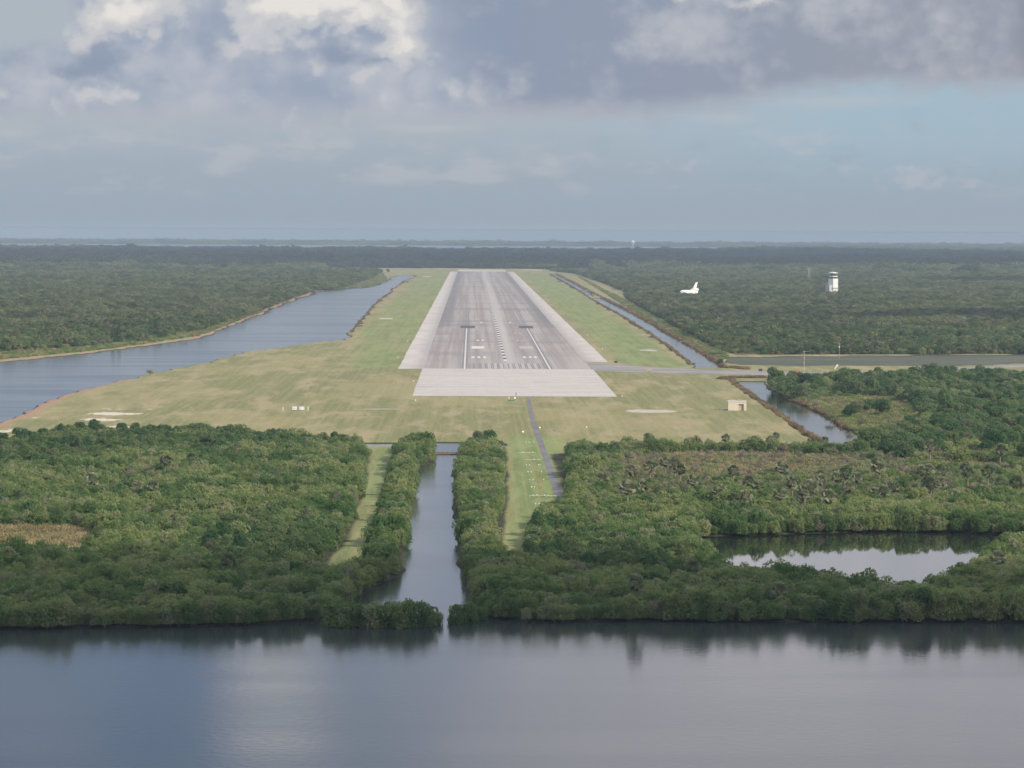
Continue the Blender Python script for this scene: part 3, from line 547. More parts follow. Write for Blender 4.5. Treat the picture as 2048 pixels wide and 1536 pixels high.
pad([(102.7,6786.7), (139.9,6627.2), (138.1,6541.8), (101.4,6697.1)], 'pale strip right of the far runway end')

# ------------------------------------------------------------------ clouds that throw the shade (high above, outside the picture)
cm, t = material('cloud'); d = t.new('ShaderNodeBsdfDiffuse'); d.inputs[0].default_value = (.8, .8, .82, 1); finish(t, d.outputs[0])
def cloud(cx, cy, lx, ly, n, label, H=3000.0, seed=1):
    q = random.Random(seed); mb = MB(); off = H / math.tan(SUN_EL)
    ox, oy = cx + math.sin(SUN_AZ) * off, cy + math.cos(SUN_AZ) * off
    for i in range(n):
        a = q.uniform(0, 6.28); rr = math.sqrt(q.random()) * .8
        x, y = ox + math.cos(a) * rr * lx, oy + math.sin(a) * rr * ly
        r = min(lx, ly) * q.uniform(.28, .5) * (1.1 - .5 * rr); 
        prof = [(r * math.cos(th) * (1 if th < 0 else 1), (r * math.sin(th)) * (.22 if th < 0 else .7)) for th in [R(v) for v in range(-84, 85, 14)]]
        mb.lathe(prof, 18, (x, y, H + r * .2))
    o = mb.build('cloud', cm, None, True, True); o["kind"] = "structure"; o["label"] = label
cloud(-10, 508, 420, 225, 44, 'cumulus shading the near river and shore', seed=3)
cloud(900, 9400, 3000, 2350, 130, 'broad cumulus shading the far woods', seed=5)
cloud(-1300, 8700, 1000, 800, 50, 'cumulus shading the far left woods', seed=6)
cloud(420, 2950, 260, 120, 22, 'small cumulus shading the right woods', seed=8)
cloud(900, 5300, 420, 240, 22, 'small cumulus behind the tower', seed=9)
#PART2
# ------------------------------------------------------------------ plants
LIB = bpy.data.collections.new("plant_library")        # shapes shared by the massed vegetation
LIBI = []
def leaf_cloud(lobes, n, size, seed, flat=.6, zmin=-.35, shape=.62):
    g = np.random.default_rng(seed); lobes = np.array(lobes, float)
    wgt = lobes[:, 3] * lobes[:, 4] + lobes[:, 3] * lobes[:, 5]; k = g.choice(len(lobes), n, p=wgt / wgt.sum())
    d = g.normal(size=(n, 3)); d /= np.linalg.norm(d, axis=1)[:, None]
    low = d[:, 2] < zmin; d[low, 2] *= -1
    p = lobes[k, :3] + d * lobes[k, 3:6] * g.uniform(.72, 1.06, n)[:, None]
    nn = d * .8 + g.normal(size=(n, 3)) * flat * .8; nn[:, 2] += .45; nn /= np.linalg.norm(nn, axis=1)[:, None]
    a = np.cross(nn, g.normal(size=(n, 3))); a /= np.linalg.norm(a, axis=1)[:, None] + 1e-9; b = np.cross(nn, a)
    s = size * g.uniform(.6, 1.35, n)[:, None]
    v = np.stack([p - a * s * .5, p + b * s * shape * .5, p + a * s * .55 + nn * s * .12, p - b * s * shape * .5], 1).reshape(-1, 3)
    v[:, 2] = np.maximum(v[:, 2], .02)
    return v, np.arange(n * 4).reshape(n, 4)
def np_mesh(name, v, f, mat):
    me = bpy.data.meshes.new(name); me.vertices.add(len(v)); me.vertices.foreach_set('co', np.asarray(v, np.float32).ravel())
    f = np.asarray(f, np.int32); k = f.shape[1]
    me.loops.add(f.size); me.loops.foreach_set('vertex_index', f.ravel()); me.polygons.add(len(f)); me.polygons.foreach_set('loop_start', np.arange(0, f.size, k, dtype=np.int32))
    me.update(); me.materials.append(mat); return me
def lobes(seed, Rr, H, n, base=.25, rmin=.34, rmax=.55, squash=.8):
    q = random.Random(seed); out = [(0, 0, H * .5, Rr * .72, Rr * .72, H * .48)]
    if base < .15:
        for i in range(7):
            a = 6.28 * i / 7 + q.uniform(-.3, .3); out.append((math.cos(a) * Rr * .62, math.sin(a) * Rr * .62, .55, Rr * .36, Rr * .36, .75))
    for i in range(n):
        a = 6.28 * i / n + q.uniform(-.5, .5); rr = Rr * q.uniform(.35, .72); r = Rr * q.uniform(rmin, rmax)
        out.append((math.cos(a) * rr, math.sin(a) * rr, H * q.uniform(base, .80), r, r, r * squash))
    return out
def lib(me):
    o = bpy.data.objects.new("proto_%03d" % len(LIBI), me); LIB.objects.link(o); LIBI.append(o); return len(LIBI) - 1
CR = dict(mangrove=[], shrub=[], twig=[], oak=[], pine=[], far=[])
for i in range(5):
    CR['mangrove'].append(np_mesh('crown', *leaf_cloud(lobes(20 + i, 2.4 + .3 * (i % 3), 3.3 + .5 * (i % 2), 9 + i % 3, .12), 1700, .44, 30 + i, .7, -.75), L['mangrove']))
for i in range(3): CR['shrub'].append(np_mesh('crown', *leaf_cloud(lobes(50 + i, 1.7, 2.3, 6), 520, .38, 60 + i), L['shrub']))
for i in range(2): CR['twig'].append(np_mesh('crown', *leaf_cloud(lobes(70 + i, 1.8, 3.2, 6), 620, .62, 80 + i, 1.2, -1, .13), L['twig']))
for i in range(3): CR['oak'].append(np_mesh('crown', *leaf_cloud(lobes(90 + i, 3.6, 6.4, 10, .3, .3, .48), 1700, .58, 100 + i), L['oak']))
for i in range(2):
    lb = [(random.uniform(-.4, .4), random.uniform(-.4, .4), 2.0 + k * 1.45, 2.7 - k * .30, 2.7 - k * .30, 1.1) for k in range(7)]
    CR['pine'].append(np_mesh('crown', *leaf_cloud(lb, 1100, .55, 110 + i, .9), L['pine']))
for i in range(4): CR['far'].append(np_mesh('crown', *leaf_cloud(lobes(120 + i, 3.4, 6.0 + i * .5, 7, .3, .36, .56), 260, 1.25, 130 + i), L['far']))
LI = {k: [lib(m) for m in v] for k, v in CR.items()}
def patch(seed, S, n, leaves, mat='far'):
    q = random.Random(seed); V_, F_ = [], []; nv = 0
    for i in range(n):
        rr = q.uniform(3.2, 6.0); h = q.uniform(5.5, 10.5); x, y = q.uniform(-S / 2, S / 2), q.uniform(-S / 2, S / 2)
        v, f = leaf_cloud([(x, y, h * .55, rr, rr, h * .45)], leaves, 3.0, q.randrange(10 ** 6), .5)
        V_.append(v); F_.append(f + nv); nv += len(v)
    return np_mesh('patch', np.concatenate(V_), np.concatenate(F_), L[mat])
LI['patch'] = [lib(patch(140 + i, 62, 75, 34)) for i in range(3)]
LI['shaded_patch'] = [lib(patch(144 + i, 62, 75, 34, 'shaded_wood')) for i in range(2)]  # same clumps with the cloud shade coloured in
# reeds and grass tufts
def blades(seed, n, Rr, h, w, mat, lean=.25):
    g = np.random.default_rng(seed); a = g.uniform(0, 6.28, n); rr = Rr * np.sqrt(g.random(n)); x, y = rr * np.cos(a), rr * np.sin(a)
    th = g.uniform(0, 6.28, n); hh = h * g.uniform(.55, 1.1, n); lx, ly = g.normal(0, lean, n) * hh, g.normal(0, lean, n) * hh; wx, wy = np.cos(th) * w, np.sin(th) * w; z = np.zeros(n)
    v = np.stack([np.stack([x - wx, y - wy, z], 1), np.stack([x + wx, y + wy, z], 1), np.stack([x + lx + wx * .5, y + ly + wy * .5, hh], 1), np.stack([x + lx - wx * .5, y + ly - wy * .5, hh * .96], 1)], 1).reshape(-1, 3)
    return np_mesh('tuft', v, np.arange(4 * n).reshape(n, 4), mat)
LI['reed'] = [lib(blades(150 + i, 90, 1.5, 1.9, .10, L['reed'])) for i in range(3)]
LI['dry'] = [lib(blades(160 + i, 110, 1.4, 1.0, .09, L['drygrass'], .4)) for i in range(2)]
LI['green'] = [lib(blades(170 + i, 110, 1.5, .8, .10, L['greengrass'], .5)) for i in range(2)]

# cabbage palm
def palm_meshes(seed, H):
    q = random.Random(seed); mb = MB(); bend = q.uniform(-.35, .35)
    mb.tube([(bend * f * f, bend * .5 * f, H * f) for f in (0, .25, .5, .75, 1)], [.24, .19, .18, .19, .22], 8)
    tx, ty = bend, bend * .5
    def fan(mb, az, elv, L_, W_, droop):
        d = Vector((math.cos(az) * math.cos(elv), math.sin(az) * math.cos(elv), math.sin(elv))); side = Vector((-math.sin(az), math.cos(az), 0)); up = side.cross(d) * -1; tw = q.uniform(-1.1, 1.1); side, up = side * math.cos(tw) + up * math.sin(tw), up * math.cos(tw) - side * math.sin(tw)
        o = Vector((tx, ty, H)) + d * .15; e = o + d * L_ * .55
        mb.add([o - side * .035, o + side * .035, e + side * .03, e - side * .03], [(0, 1, 2, 3)])
        for k in range(9):
            a = R(-78 + 156 * k / 8); v = d * math.cos(a) + side * math.sin(a); ll = L_ * .62 * (1 - .25 * abs(math.sin(a)))
            p1 = e + v * ll * .55 + up * .04 - Vector((0, 0, droop * .06)); p2 = e + v * ll - Vector((0, 0, droop * .30)); s2 = v.cross(up).normalized() * W_
            mb.add([e, p1 + s2, p2, p1 - s2], [(0, 1, 2, 3)])
    cr = MB(); dd = MB()
    for i in range(32):
        fan(cr, i * 2.4 + q.uniform(-.3, .3), R(84 - i * 3.6 + q.uniform(-8, 8)), q.uniform(1.7, 2.15), .21, q.uniform(.6, 1.4) * (1 if i > 8 else .4))
    for i in range(11): fan(dd, i * 2.4 + q.uniform(-.3, .3), R(-32 - q.uniform(0, 45)), q.uniform(.9, 1.3), .14, 1.2)
    return np_mesh('trunk', np.array(mb.v), [f for f in mb.f if len(f) == 4], M['palm_bark']), np_mesh('fronds', np.array(cr.v), cr.f, L['palm']), np_mesh('dead_fronds', np.array(dd.v), dd.f, L['deadpalm'])
PALM = [palm_meshes(200 + i, h) for i, h in enumerate((5.0, 5.8, 6.6))]
def trunk_mesh(seed, H, r, spread, n, mat, props=False):
    q = random.Random(seed); mb = MB(); mb.tube([(0, 0, -.8), (q.uniform(-.15, .15), q.uniform(-.15, .15), H * .4), (q.uniform(-.3, .3), q.uniform(-.3, .3), H * .75)], [r, r * .75, r * .35], 7)
    for i in range(n):
        a = 6.28 * i / n + q.uniform(-.4, .4); c, s = math.cos(a), math.sin(a); z0 = H * q.uniform(.2, .45)
        mb.tube([(0, 0, z0), (c * spread * .5, s * spread * .5, z0 + H * .22), (c * spread, s * spread, z0 + H * .36)], [r * .5, r * .35, r * .15], 5)
        if props: mb.tube([(c * .1, s * .1, H * .25), (c * spread * .35, s * spread * .35, H * .15), (c * spread * .5, s * spread * .5, -.8)], [r * .3, r * .28, r * .22], 5)
    me = bpy.data.meshes.new('trunk'); me.from_pydata(mb.v, [], mb.f); me.materials.append(mat); return me
TR = dict(mangrove=[trunk_mesh(300 + i, 3.8, .16, 1.5, 5, M['bark'], True) for i in range(2)], oak=[trunk_mesh(310 + i, 6.0, .3, 2.4, 6, M['bark']) for i in range(2)], pine=[trunk_mesh(320, 12.5, .25, .8, 5, M['bark'])], shrub=[trunk_mesh(330, 2.0, .10, .9, 4, M['bark'])])
PLACED = []
def tree(kind, name, cat, x, y, z, label, group=None, s=1.0, var=None):
    i = random.randrange(10 ** 6) if var is None else var
    o = thing(name, label, cat, (x, y, z), random.uniform(0, 6.28), group); sz = s * random.uniform(.88, 1.14) * (1.28 if kind == 'mangrove' else 1); o.scale = (s, s, sz)
    c = bpy.data.objects.new('crown', CR[kind][i % len(CR[kind])]); COL.objects.link(c); c.parent = o
    tr = TR.get(kind) or TR['shrub']; k = bpy.data.objects.new('trunk', tr[i % len(tr)]); COL.objects.link(k); k.parent = o
    PLACED.append((x, y, 1.7 * s if kind != 'oak' else 2.6 * s)); return o
def palm(x, y, label, group, s=1.0):
    o = thing('cabbage_palm', label, 'palm', (x, y, 0), random.uniform(0, 6.28), group); o.scale = (s, s, s * random.uniform(.9, 1.12))
    for nm, me in zip(('trunk', 'fronds', 'dead_fronds'), random.choice(PALM)):
        c = bpy.data.objects.new(nm, me); COL.objects.link(c); c.parent = o
    PLACED.append((x, y, 1.2))

# points where vegetation stands: jittered grid in a polygon
def scatter(poly, sp, xlim=.172, extra=75.0, jit=.42):
    x0, y0 = poly.min(0); x1, y1 = poly.max(0); x0, x1 = max(x0, -xlim * y1 - extra), min(x1, xlim * y1 + extra)
    gx_, gy_ = np.meshgrid(np.arange(x0, x1, sp), np.arange(y0, y1, sp * .87)); gx_ = gx_ + (np.arange(gx_.shape[0]) % 2)[:, None] * sp * .5
    x = gx_.ravel() + rng.uniform(-jit, jit, gx_.size) * sp; y = gy_.ravel() + rng.uniform(-jit, jit, gx_.size) * sp
    m = inside(poly, x, y) & (np.abs(x) < xlim * y + extra); return x[m], y[m]
def lownoise(x, y, sc_, seed):
    g = np.random.default_rng(seed); o = np.zeros(x.shape)
    for k in range(14):
        a = g.uniform(0, 6.28); f = g.uniform(.5, 1.6) / sc_ * 6.28; o += np.sin((x * math.cos(a) + y * math.sin(a)) * f + g.uniform(0, 6.28))
    return o / math.sqrt(14 * .5)
NEAR = {}
for k in ('left_mangrove', 'bank_mangrove', 'middle_mangrove', 'right_mangrove'):
    x, y = scatter(FP[k], 1.95); s_ = water_sd(x, y); m = s_ > np.where((y > 684) & (x < 21), np.where((y < 800) & (k == 'bank_mangrove'), 4.2, 2.4 if k == 'middle_mangrove' else 1.0), -.6)
    for st_ in STRIPS[:2]: m &= sdist(st_, x, y) > (2.4 if k != 'right_mangrove' else 1.7)
    for ck in CP: m &= ~inside(CP[ck], x, y)
    NEAR[k] = (x[m], y[m], s_[m])
nx = np.concatenate([NEAR[k][0] for k in NEAR]); ny = np.concatenate([NEAR[k][1] for k in NEAR]); ns = np.concatenate([NEAR[k][2] for k in NEAR]); nz = np.concatenate([np.full(len(NEAR[k][0]), i) for i, k in enumerate(NEAR)])
nsz = .74 * np.clip(.95 + .18 * lownoise(nx, ny, 45, 1) + rng.normal(0, .20, len(nx)) + (rng.random(len(nx)) < .05) * .35, .5, 1.7)

# --- palms seen one by one
def palms(pts, label, group):
    for x, y in pts: palm(x, y, label, group, random.uniform(.85, 1.15) * (.68 if 'hedge' in label else .98))
palms([(62.1,992.1), (62.6,942.9), (78.1,993.1), (79.7,953.4), (91.5,983.6), (68.4,916.0), (70.5,890.4), (72.9,887.2), (66.4,898.6), (79.4,916.6), (89.4,899.8), (93.2,917.4), (88.4,917.1), (88.9,888.0), (98.8,945.0)], 'cabbage palm with brown skirt in the open brush above the pond', 'palms in the brush above the pond')
palms([(107.0,974.4), (108.1,964.6), (112.4,974.7), (122.0,995.7), (123.8,1017.0), (119.3,942.4), (111.5,918.3), (113.1,913.1), (102.6,909.1), (81.8,882.7), (95.3,891.7)], 'cabbage palm in the middle cluster between brush and pond', 'palms in the middle cluster above the pond')
palms([(137.8,1007.1), (134.8,996.4), (142.2,1003.1), (129.3,937.4), (133.9,950.7), (129.0,942.9), (145.5,976.7), (149.2,1007.8), (151.3,977.0), (130.9,902.0), (141.2,920.0), (137.4,914.5), (147.0,929.2), (147.4,920.3), (153.8,938.7)], 'cabbage palm with drooping fronds at the right end of the marsh', 'palms at the right end of the marsh')
palms([(74.6,1159.0), (77.5,1142.7), (87.5,1151.6), (98.8,1166.3), (103.1,1152.7), (106.0,1161.2), (116.2,1145.4), (122.0,1151.3), (132.1,1146.5)], 'cabbage palm in the dark hedge along the mown field edge', 'palms in the hedge along the field')
palms([(153.3,1140.3), (159.7,1101.3), (149.6,1088.1), (172.7,1089.7), (177.1,1128.5)], 'cabbage palm in the dense wood right of the side canal', 'palms in the wood beside the side canal')
palms([(47.9,995.4), (53.5,997.8), (58.9,1013.0), (61.5,1006.8), (41.7,888.9), (47.0,914.9), (54.8,906.5), (37.9,960.6)], 'cabbage palm in the thicket just right of the service road', 'palms right of the service road')
for pts, lab in (([(-104.7,928.3)], 'lone cabbage palm with orange dead skirt in the left mangroves'), ([(-92.2,1008.9)], 'grey cabbage palm in the left mangroves below the bare sand'), ([(-88.4,925.5)], 'low grey cabbage palm left of the middle of the left mangroves'), ([(-87.3,1051.7)], 'tall cabbage palm standing out highest in the left mangroves'),
                 ([(-50.5,698.7)], 'grey cabbage palm in the shaded mangroves left of the grass path'), ([(61.6,668.2)], 'lone cabbage palm on the shaded bank in front of the pond'), ([(32.8,660.6)], 'lone cabbage palm in the shaded right shore thicket'), ([(114.8,726.8)], 'cabbage palm at the right tip of the pond'), ([(46.4,700.4)], 'pale cabbage palm left of the pond in the shade')):
    for x, y in pts: palm(x, y, lab, None, .92)
# --- broad dark trees seen one by one
def trees(kind, name, cat, pts, label, group, s0=.9, s1=1.15):
    for x, y in pts: tree(kind, name, cat, x, y, 0, label, group, random.uniform(s0, s1))
trees('oak', 'oak_tree', 'tree', [(-144.0,1230.7), (-139.4,1237.1), (-137.1,1243.4), (-129.3,1237.8), (-124.2,1238.2), (-118.4,1235.6), (-105.0,1233.5), (-100.8,1233.8), (-96.6,1228.1), (-88.9,1222.7), (-81.8,1211.4), (-68.8,1206.5)], 'dark rounded tree in the row along the left field edge', 'dark trees along the left field edge', .62, .85)
trees('oak', 'oak_tree', 'tree', [(142.1,1576.8), (143.7,1543.5), (151.9,1568.0), (151.9,1521.3), (159.2,1559.1)], 'dark round tree leaning over the side canal', 'dark trees over the side canal', .9, 1.1)
trees('oak', 'oak_tree', 'tree', [(177.2,1646.3), (187.2,1674.3), (192.2,1663.9), (196.0,1642.9)], 'tall grey-green tree at the top of the wood below the tow road', 'tall trees below the tow road', 1.0, 1.3)
trees('oak', 'oak_tree', 'tree', [(160.6,1389.4), (166.7,1405.2), (173.8,1429.4), (169.8,1378.8), (155.0,1366.6)], 'dark tree in the clump on the edge of the green glade', 'dark clump beside the green glade', .9, 1.2)
trees('oak', 'oak_tree', 'tree', [(167.1,1229.0), (167.7,1200.1), (176.4,1229.7), (162.8,1158.8), (179.5,1200.9), (177.7,1159.8), (193.2,1230.9), (189.6,1173.9), (206.6,1262.3), (187.3,1292.8), (200.3,1327.4), (213.2,1345.9), (230.5,1402.7)], 'dark spreading tree in the dense wood on the right', 'dark trees of the dense right wood', .9, 1.25)
trees('oak', 'oak_tree', 'tree', [(-36.4,1039.4), (-39.5,1050.0)], 'dark round tree beside the left grass path', 'dark trees beside the left grass path', .75, .9)
trees('pine', 'pine_tree', 'tree', [(-287.0,2201.5), (-280.7,2183.1), (-273.3,2165.2), (-271.8,2184.4), (-267.3,2185.0), (-240.2,2247.8), (-238.3,2268.5), (-287.5,2090.6), (-225.8,2401.1)], 'tall dark conifer on the lake side of the left woods', 'dark conifers in the left woods', .8, 1.05)
trees('shrub', 'shrub', 'bush', [(-167.4,1747.1)], 'lone round bush on the right bank of the lake', None, 1.2, 1.3)
trees('shrub', 'shrub', 'bush', [(166.0,2106.5)], 'dark bush on the bank near the fence end', None, 1.5, 1.6); trees('shrub', 'shrub', 'bush', [(155.8,2096.5)], 'small low bush between moat and woods', None, 1.0, 1.1)
trees('oak', 'shrub', 'bush', [(143.1,1921.4)], 'dark bush at the near corner of the moat', None, .6, .62); trees('oak', 'oak_tree', 'tree', [(-152.4,6105.6)], 'small spreading tree at the far tip of the lake', None, 1.1, 1.2)
trees('shrub', 'shrub', 'bush', [(154.1,1228.1), (155.2,1252.3), (145.5,1283.2), (145.1,1351.3), (156.1,1324.0)], 'low shrub dotting the green glade', 'shrubs in the green glade', .8, 1.4)

# --- mangroves seen one by one: the clumps at the canal mouth, then the front rows of both shores
for (ix, iy, ir), lab in zip(ISLETS, ['leaning mangrove clump at the left end of the row across the canal mouth', 'second mangrove clump of the row across the canal mouth', 'third mangrove clump of the row across the canal mouth', 'fourth mangrove clump of the row across the canal mouth', 'middle mangrove clump of the row across the canal mouth, left one', 'middle mangrove clump of the row across the canal mouth, right one',
                             'mangrove clump just left of the end of the row at the canal mouth', 'last big mangrove clump of the row left of the open gap', 'small low mangrove beside the open gap at the canal mouth', 'rounded brownish mangrove clump just right of the gap', 'mangrove bush right of the gap beside the dark inlet', 'small outermost mangrove at the dark inlet right of the gap']):
    tree('mangrove', 'mangrove_tree', 'mangrove', ix, iy, -.65, lab, None, 1.08 * ir / 5.0)
order = np.argsort(ny + np.abs(nx) * .02); vis = np.abs(nx[order]) < .160 * ny[order] + 4; order = order[vis]
picked = np.zeros(len(nx), bool); cnt = 0
from collections import Counter
ZN = [('on the left shore below the tan meadow', lambda a: a < -75), ('on the left shore between meadow and grass path', lambda a: a < -48), ('left of the canal mouth', lambda a: a < -12), ('just right of the canal mouth', lambda a: a < 15), ('on the right shore left of the pond', lambda a: a < 45), ('on the right shore in front of the pond', lambda a: a < 78), ('on the right shore at the frame edge', lambda a: True)]
for i in order:
    if cnt >= 286: break
    if ns[i] > 26: continue
    picked[i] = True; cnt += 1
    zn = next(n for n, fn in ZN if fn(nx[i]))
    row = 'mangrove at the water\'s edge ' if ns[i] < 3.6 else ('mangrove in the second row ' if ns[i] < 7.5 else 'mangrove deeper in the shaded thicket ')
    big = nsz[i] > .74
    lab = ('tall ' if big else 'low ') + row + zn
    tree('mangrove', 'mangrove_tree', 'mangrove', float(nx[i]), float(ny[i]), -.05, lab, lab.replace('mangrove', 'mangroves'), float(nsz[i]))

# --- massed vegetation as stuff
def instancer(name, label, x, y, z, idx, scl, rotz):
    n = len(x); me = bpy.data.meshes.new(name); me.vertices.add(n); me.vertices.foreach_set('co', np.stack([x, y, z], 1).astype(np.float32).ravel())
    a = me.attributes.new('pick', 'INT', 'POINT'); a.data.foreach_set('value', np.asarray(idx, np.int32))
    a = me.attributes.new('size', 'FLOAT_VECTOR', 'POINT'); a.data.foreach_set('vector', np.asarray(scl, np.float32).ravel())
    a = me.attributes.new('turn', 'FLOAT_VECTOR', 'POINT'); a.data.foreach_set('vector', np.stack([rng.normal(0, .10, n), rng.normal(0, .10, n), rotz], 1).astype(np.float32).ravel())
    o = bpy.data.objects.new(name, me); COL.objects.link(o); o["kind"] = "stuff"; o["label"] = label
    ng = bpy.data.node_groups.new(name, 'GeometryNodeTree'); ng.interface.new_socket('Geometry', in_out='INPUT', socket_type='NodeSocketGeometry'); ng.interface.new_socket('Geometry', in_out='OUTPUT', socket_type='NodeSocketGeometry')
    N = ng.nodes; gi = N.new('NodeGroupInput'); go = N.new('NodeGroupOutput'); iop = N.new('GeometryNodeInstanceOnPoints'); ci = N.new('GeometryNodeCollectionInfo')
    ci.inputs['Collection'].default_value = LIB; ci.inputs['Separate Children'].default_value = True; ci.inputs['Reset Children'].default_value = True
    def na(nm, ty):
        k = N.new('GeometryNodeInputNamedAttribute'); k.data_type = ty; k.inputs['Name'].default_value = nm; return k.outputs['Attribute']
    l = ng.links; l.new(gi.outputs[0], iop.inputs['Points']); l.new(ci.outputs[0], iop.inputs['Instance']); iop.inputs['Pick Instance'].default_value = True
    l.new(na('pick', 'INT'), iop.inputs['Instance Index']); l.new(na('size', 'FLOAT_VECTOR'), iop.inputs['Scale']); l.new(na('turn', 'FLOAT_VECTOR'), iop.inputs['Rotation']); l.new(iop.outputs[0], go.inputs[0])
    md = o.modifiers.new('scatter', 'NODES'); md.node_group = ng; return o
def pick(kinds, n): 
    pool = np.concatenate([LI[k] for k in kinds]); return rng.choice(pool, n)
def clear_of_placed(x, y):
    m = np.ones(len(x), bool)
    for px_, py_, r in PLACED: m &= (x - px_) ** 2 + (y - py_) ** 2 > r * r
    return m
def stuff(name, label, x, y, idx, s, zs=1.0, z=-.05):
    x = np.asarray(x); n = len(x); s = np.broadcast_to(s, n); sc3 = np.stack([s * rng.uniform(.82, 1.2, n), s * rng.uniform(.82, 1.2, n), s * zs * rng.uniform(.75, 1.3, n)], 1)
    return instancer(name, label, x, np.asarray(y), np.full(n, z), idx, sc3, rng.uniform(0, 6.28, n))
rest = ~picked
rest &= clear_of_placed(nx, ny)
# species mix in the near thickets: dry brush and bare twigs upslope of the pond, dark broadleaf along the field edge
ln = lownoise(nx, ny, 60, 3); ln2 = lownoise(nx, ny, 18, 4); fieldedge = dist(np.array([[-170, 1180], [-45, 1200], [30, 1180], [190, 1170]]), nx, ny, False)
idx = pick(['mangrove'], len(nx)); 
brush = (nz == 3) & (ny > 925) & (nx > 38) & (ny < 1130)
sh = (rng.random(len(nx)) < np.where(brush, .62, np.clip(.05 + .10 * ln, 0, .3))); idx[sh] = pick(['shrub'], sh.sum())
tw = (rng.random(len(nx)) < np.where(brush, .16, np.where(ns < 6, .07, np.clip(.035 + .16 * (ln2 > 1.0), 0, .3)))); idx[tw] = pick(['twig'], tw.sum())
darkp = arr([(-187.1,1204.0), (-170.2,1211.0), (-118.1,1232.6), (-68.8,1206.5), (-66.0,1156.8), (-85.2,1092.8), (-124.0,1090.4), (-129.9,1033.9), (-154.8,995.5)]); dark2 = arr([(-66.7,824.9), (-53.3,846.3), (-31.8,847.3), (-30.7,763.8), (-36.7,719.8), (-56.4,724.3)]); dark3 = arr([(12.3,828.4), (22.8,849.8), (34.0,784.3), (50.5,767.0), (46.5,722.9), (25.7,717.0), (11.1,748.4)])
ok = (rng.random(len(nx)) < np.where(inside(darkp, nx, ny) | inside(dark2, nx, ny) | inside(dark3, nx, ny), .8, np.where(ny > 1150, .35, .04))) & ~brush; idx[ok] = pick(['oak'], ok.sum())
sz = nsz.copy(); sz[ok] *= .58; sz[sh] *= 1.15; sz[brush] *= .74
for i, k in enumerate(('left', 'bank', 'middle', 'right')):
    m = rest & (nz == i)
    stuff('mangrove_thicket', ('dense mangrove thicket left of the grass path', 'mangrove band between grass path and canal', 'mangrove band between canal and approach lights', 'wide mangrove and brush thicket right of the service road')[i], nx[m], ny[m], idx[m], sz[m], 1.28)
# the wood beside the side canal
x, y = scatter(FP['right_wood'], 3.7); m = (water_sd(x, y) > 2.0) & ~inside(CP['green_glade'], x, y) & clear_of_placed(x, y); x, y = x[m], y[m]
q = rng.random(len(x)); l1 = lownoise(x, y, 50, 5); idx = np.where(q + .16 * l1 < .26, pick(['oak'], len(x)), np.where(q + .16 * l1 < .7, pick(['mangrove', 'shrub'], len(x)), np.where(q < .92, pick(['shrub'], len(x)), pick(['twig'], len(x)))))
g2 = inside(arr([(155.5,1618.1), (172.7,1609.6), (177.2,1523.6), (155.0,1366.6), (147.3,1411.3), (144.4,1468.0)]), x, y); idx = np.where(g2, pick(['mangrove', 'shrub'], len(x)), idx); g2 = np.where(g2, .62, 1.0)
stuff('woodland', 'mixed wood and scrub beside the side canal', x, y, idx, g2 * np.clip(1.05 + .2 * l1 + rng.normal(0, .12, len(x)), .6, 1.5))
# left and right woods, middle distance
for key, nm_, lab in (('left_wood', 'woodland', 'wide green-grey woods left of the lake'), ('right_far_wood', 'woodland', 'wide woods right of the moat')):
    P_ = FP[key]; xs, ys_ = [], []
    for ya, yb, sp in ((1200, 2600, 4.3), (2600, 3600, 5.6), (3600, 4700, 7.2), (4700, 7000, 9.5)):
        x, y = scatter(P_, sp, .172, 60); m = (y >= ya) & (y < yb); xs.append(x[m]); ys_.append(y[m])
    x, y = np.concatenate(xs), np.concatenate(ys_); m = (water_sd(x, y) > 6) & ~inside(CP['craft_glade'], x, y); x, y = x[m], y[m]
    near = y < 2500; l1 = lownoise(x, y, 160, 6); l2 = lownoise(x, y, 50, 9)
    q = rng.random(len(x)); idx = np.where(near, np.where(q < .55, pick(['oak', 'mangrove'], len(x)), np.where(q < .85, pick(['far'], len(x)), pick(['shrub', 'twig'], len(x)))), pick(['far'], len(x)))
    s = np.clip(1.0 + .16 * l1 + .14 * l2 + rng.normal(0, .12, len(x)), .5, 1.6) * np.interp(y, [1500, 2600, 4000, 7000], [.82, .95, 1.2, 1.7])
    stuff(nm_, lab, x, y, idx, s, np.interp(y, [2000, 4000, 7000], [.9, .62, .48]))
# far woods as wide clumps
P_ = arr([(-3600, 6300), (3600, 6300), (3600, 12850), (-3600, 12850)])
xs, ys_ = scatter(P_, 52, .17, 60)
e7 = FP['runway_end_wood']; m = ~((ys_ < 6950) & (np.abs(xs - 20) < 330)); xs, ys_ = xs[m], ys_[m]
m = inside(FP['left_wood'], xs, ys_) & (ys_ < 6200); xs, ys_ = xs[~m], ys_[~m]
hum = np.exp(-((xs - 1250) / 260) ** 2 - ((ys_ - 12300) / 900) ** 2) * 1.1
stuff('far_woodland', 'flat blue-grey woods running to the lagoon', xs, ys_, np.where(ys_ + 500 * lownoise(xs, ys_, 1500, 12) + np.clip(-xs, 0, 900) * .9 > 6900, pick(['shaded_patch'], len(xs)), pick(['patch'], len(xs))), np.clip(1.0 + .1 * lownoise(xs, ys_, 700, 8), .8, 1.3), 1.0 + hum + .25 * np.clip(lownoise(xs, ys_, 420, 10), -.9, 1.2))
x, y = scatter(arr([(-4300, 18560), (4300, 18560), (4300, 20600), (-4300, 20600)]), 95, .17, 80)
stuff('far_shore', 'low wooded shore beyond the lagoon', x, y, pick(['patch'], len(x)), 1.9, .62)
x, y = scatter(arr([(1100, 12850), (3600, 12850), (3600, 18600), (1900, 18600), (1500, 16000)]), 85, .17, 80)
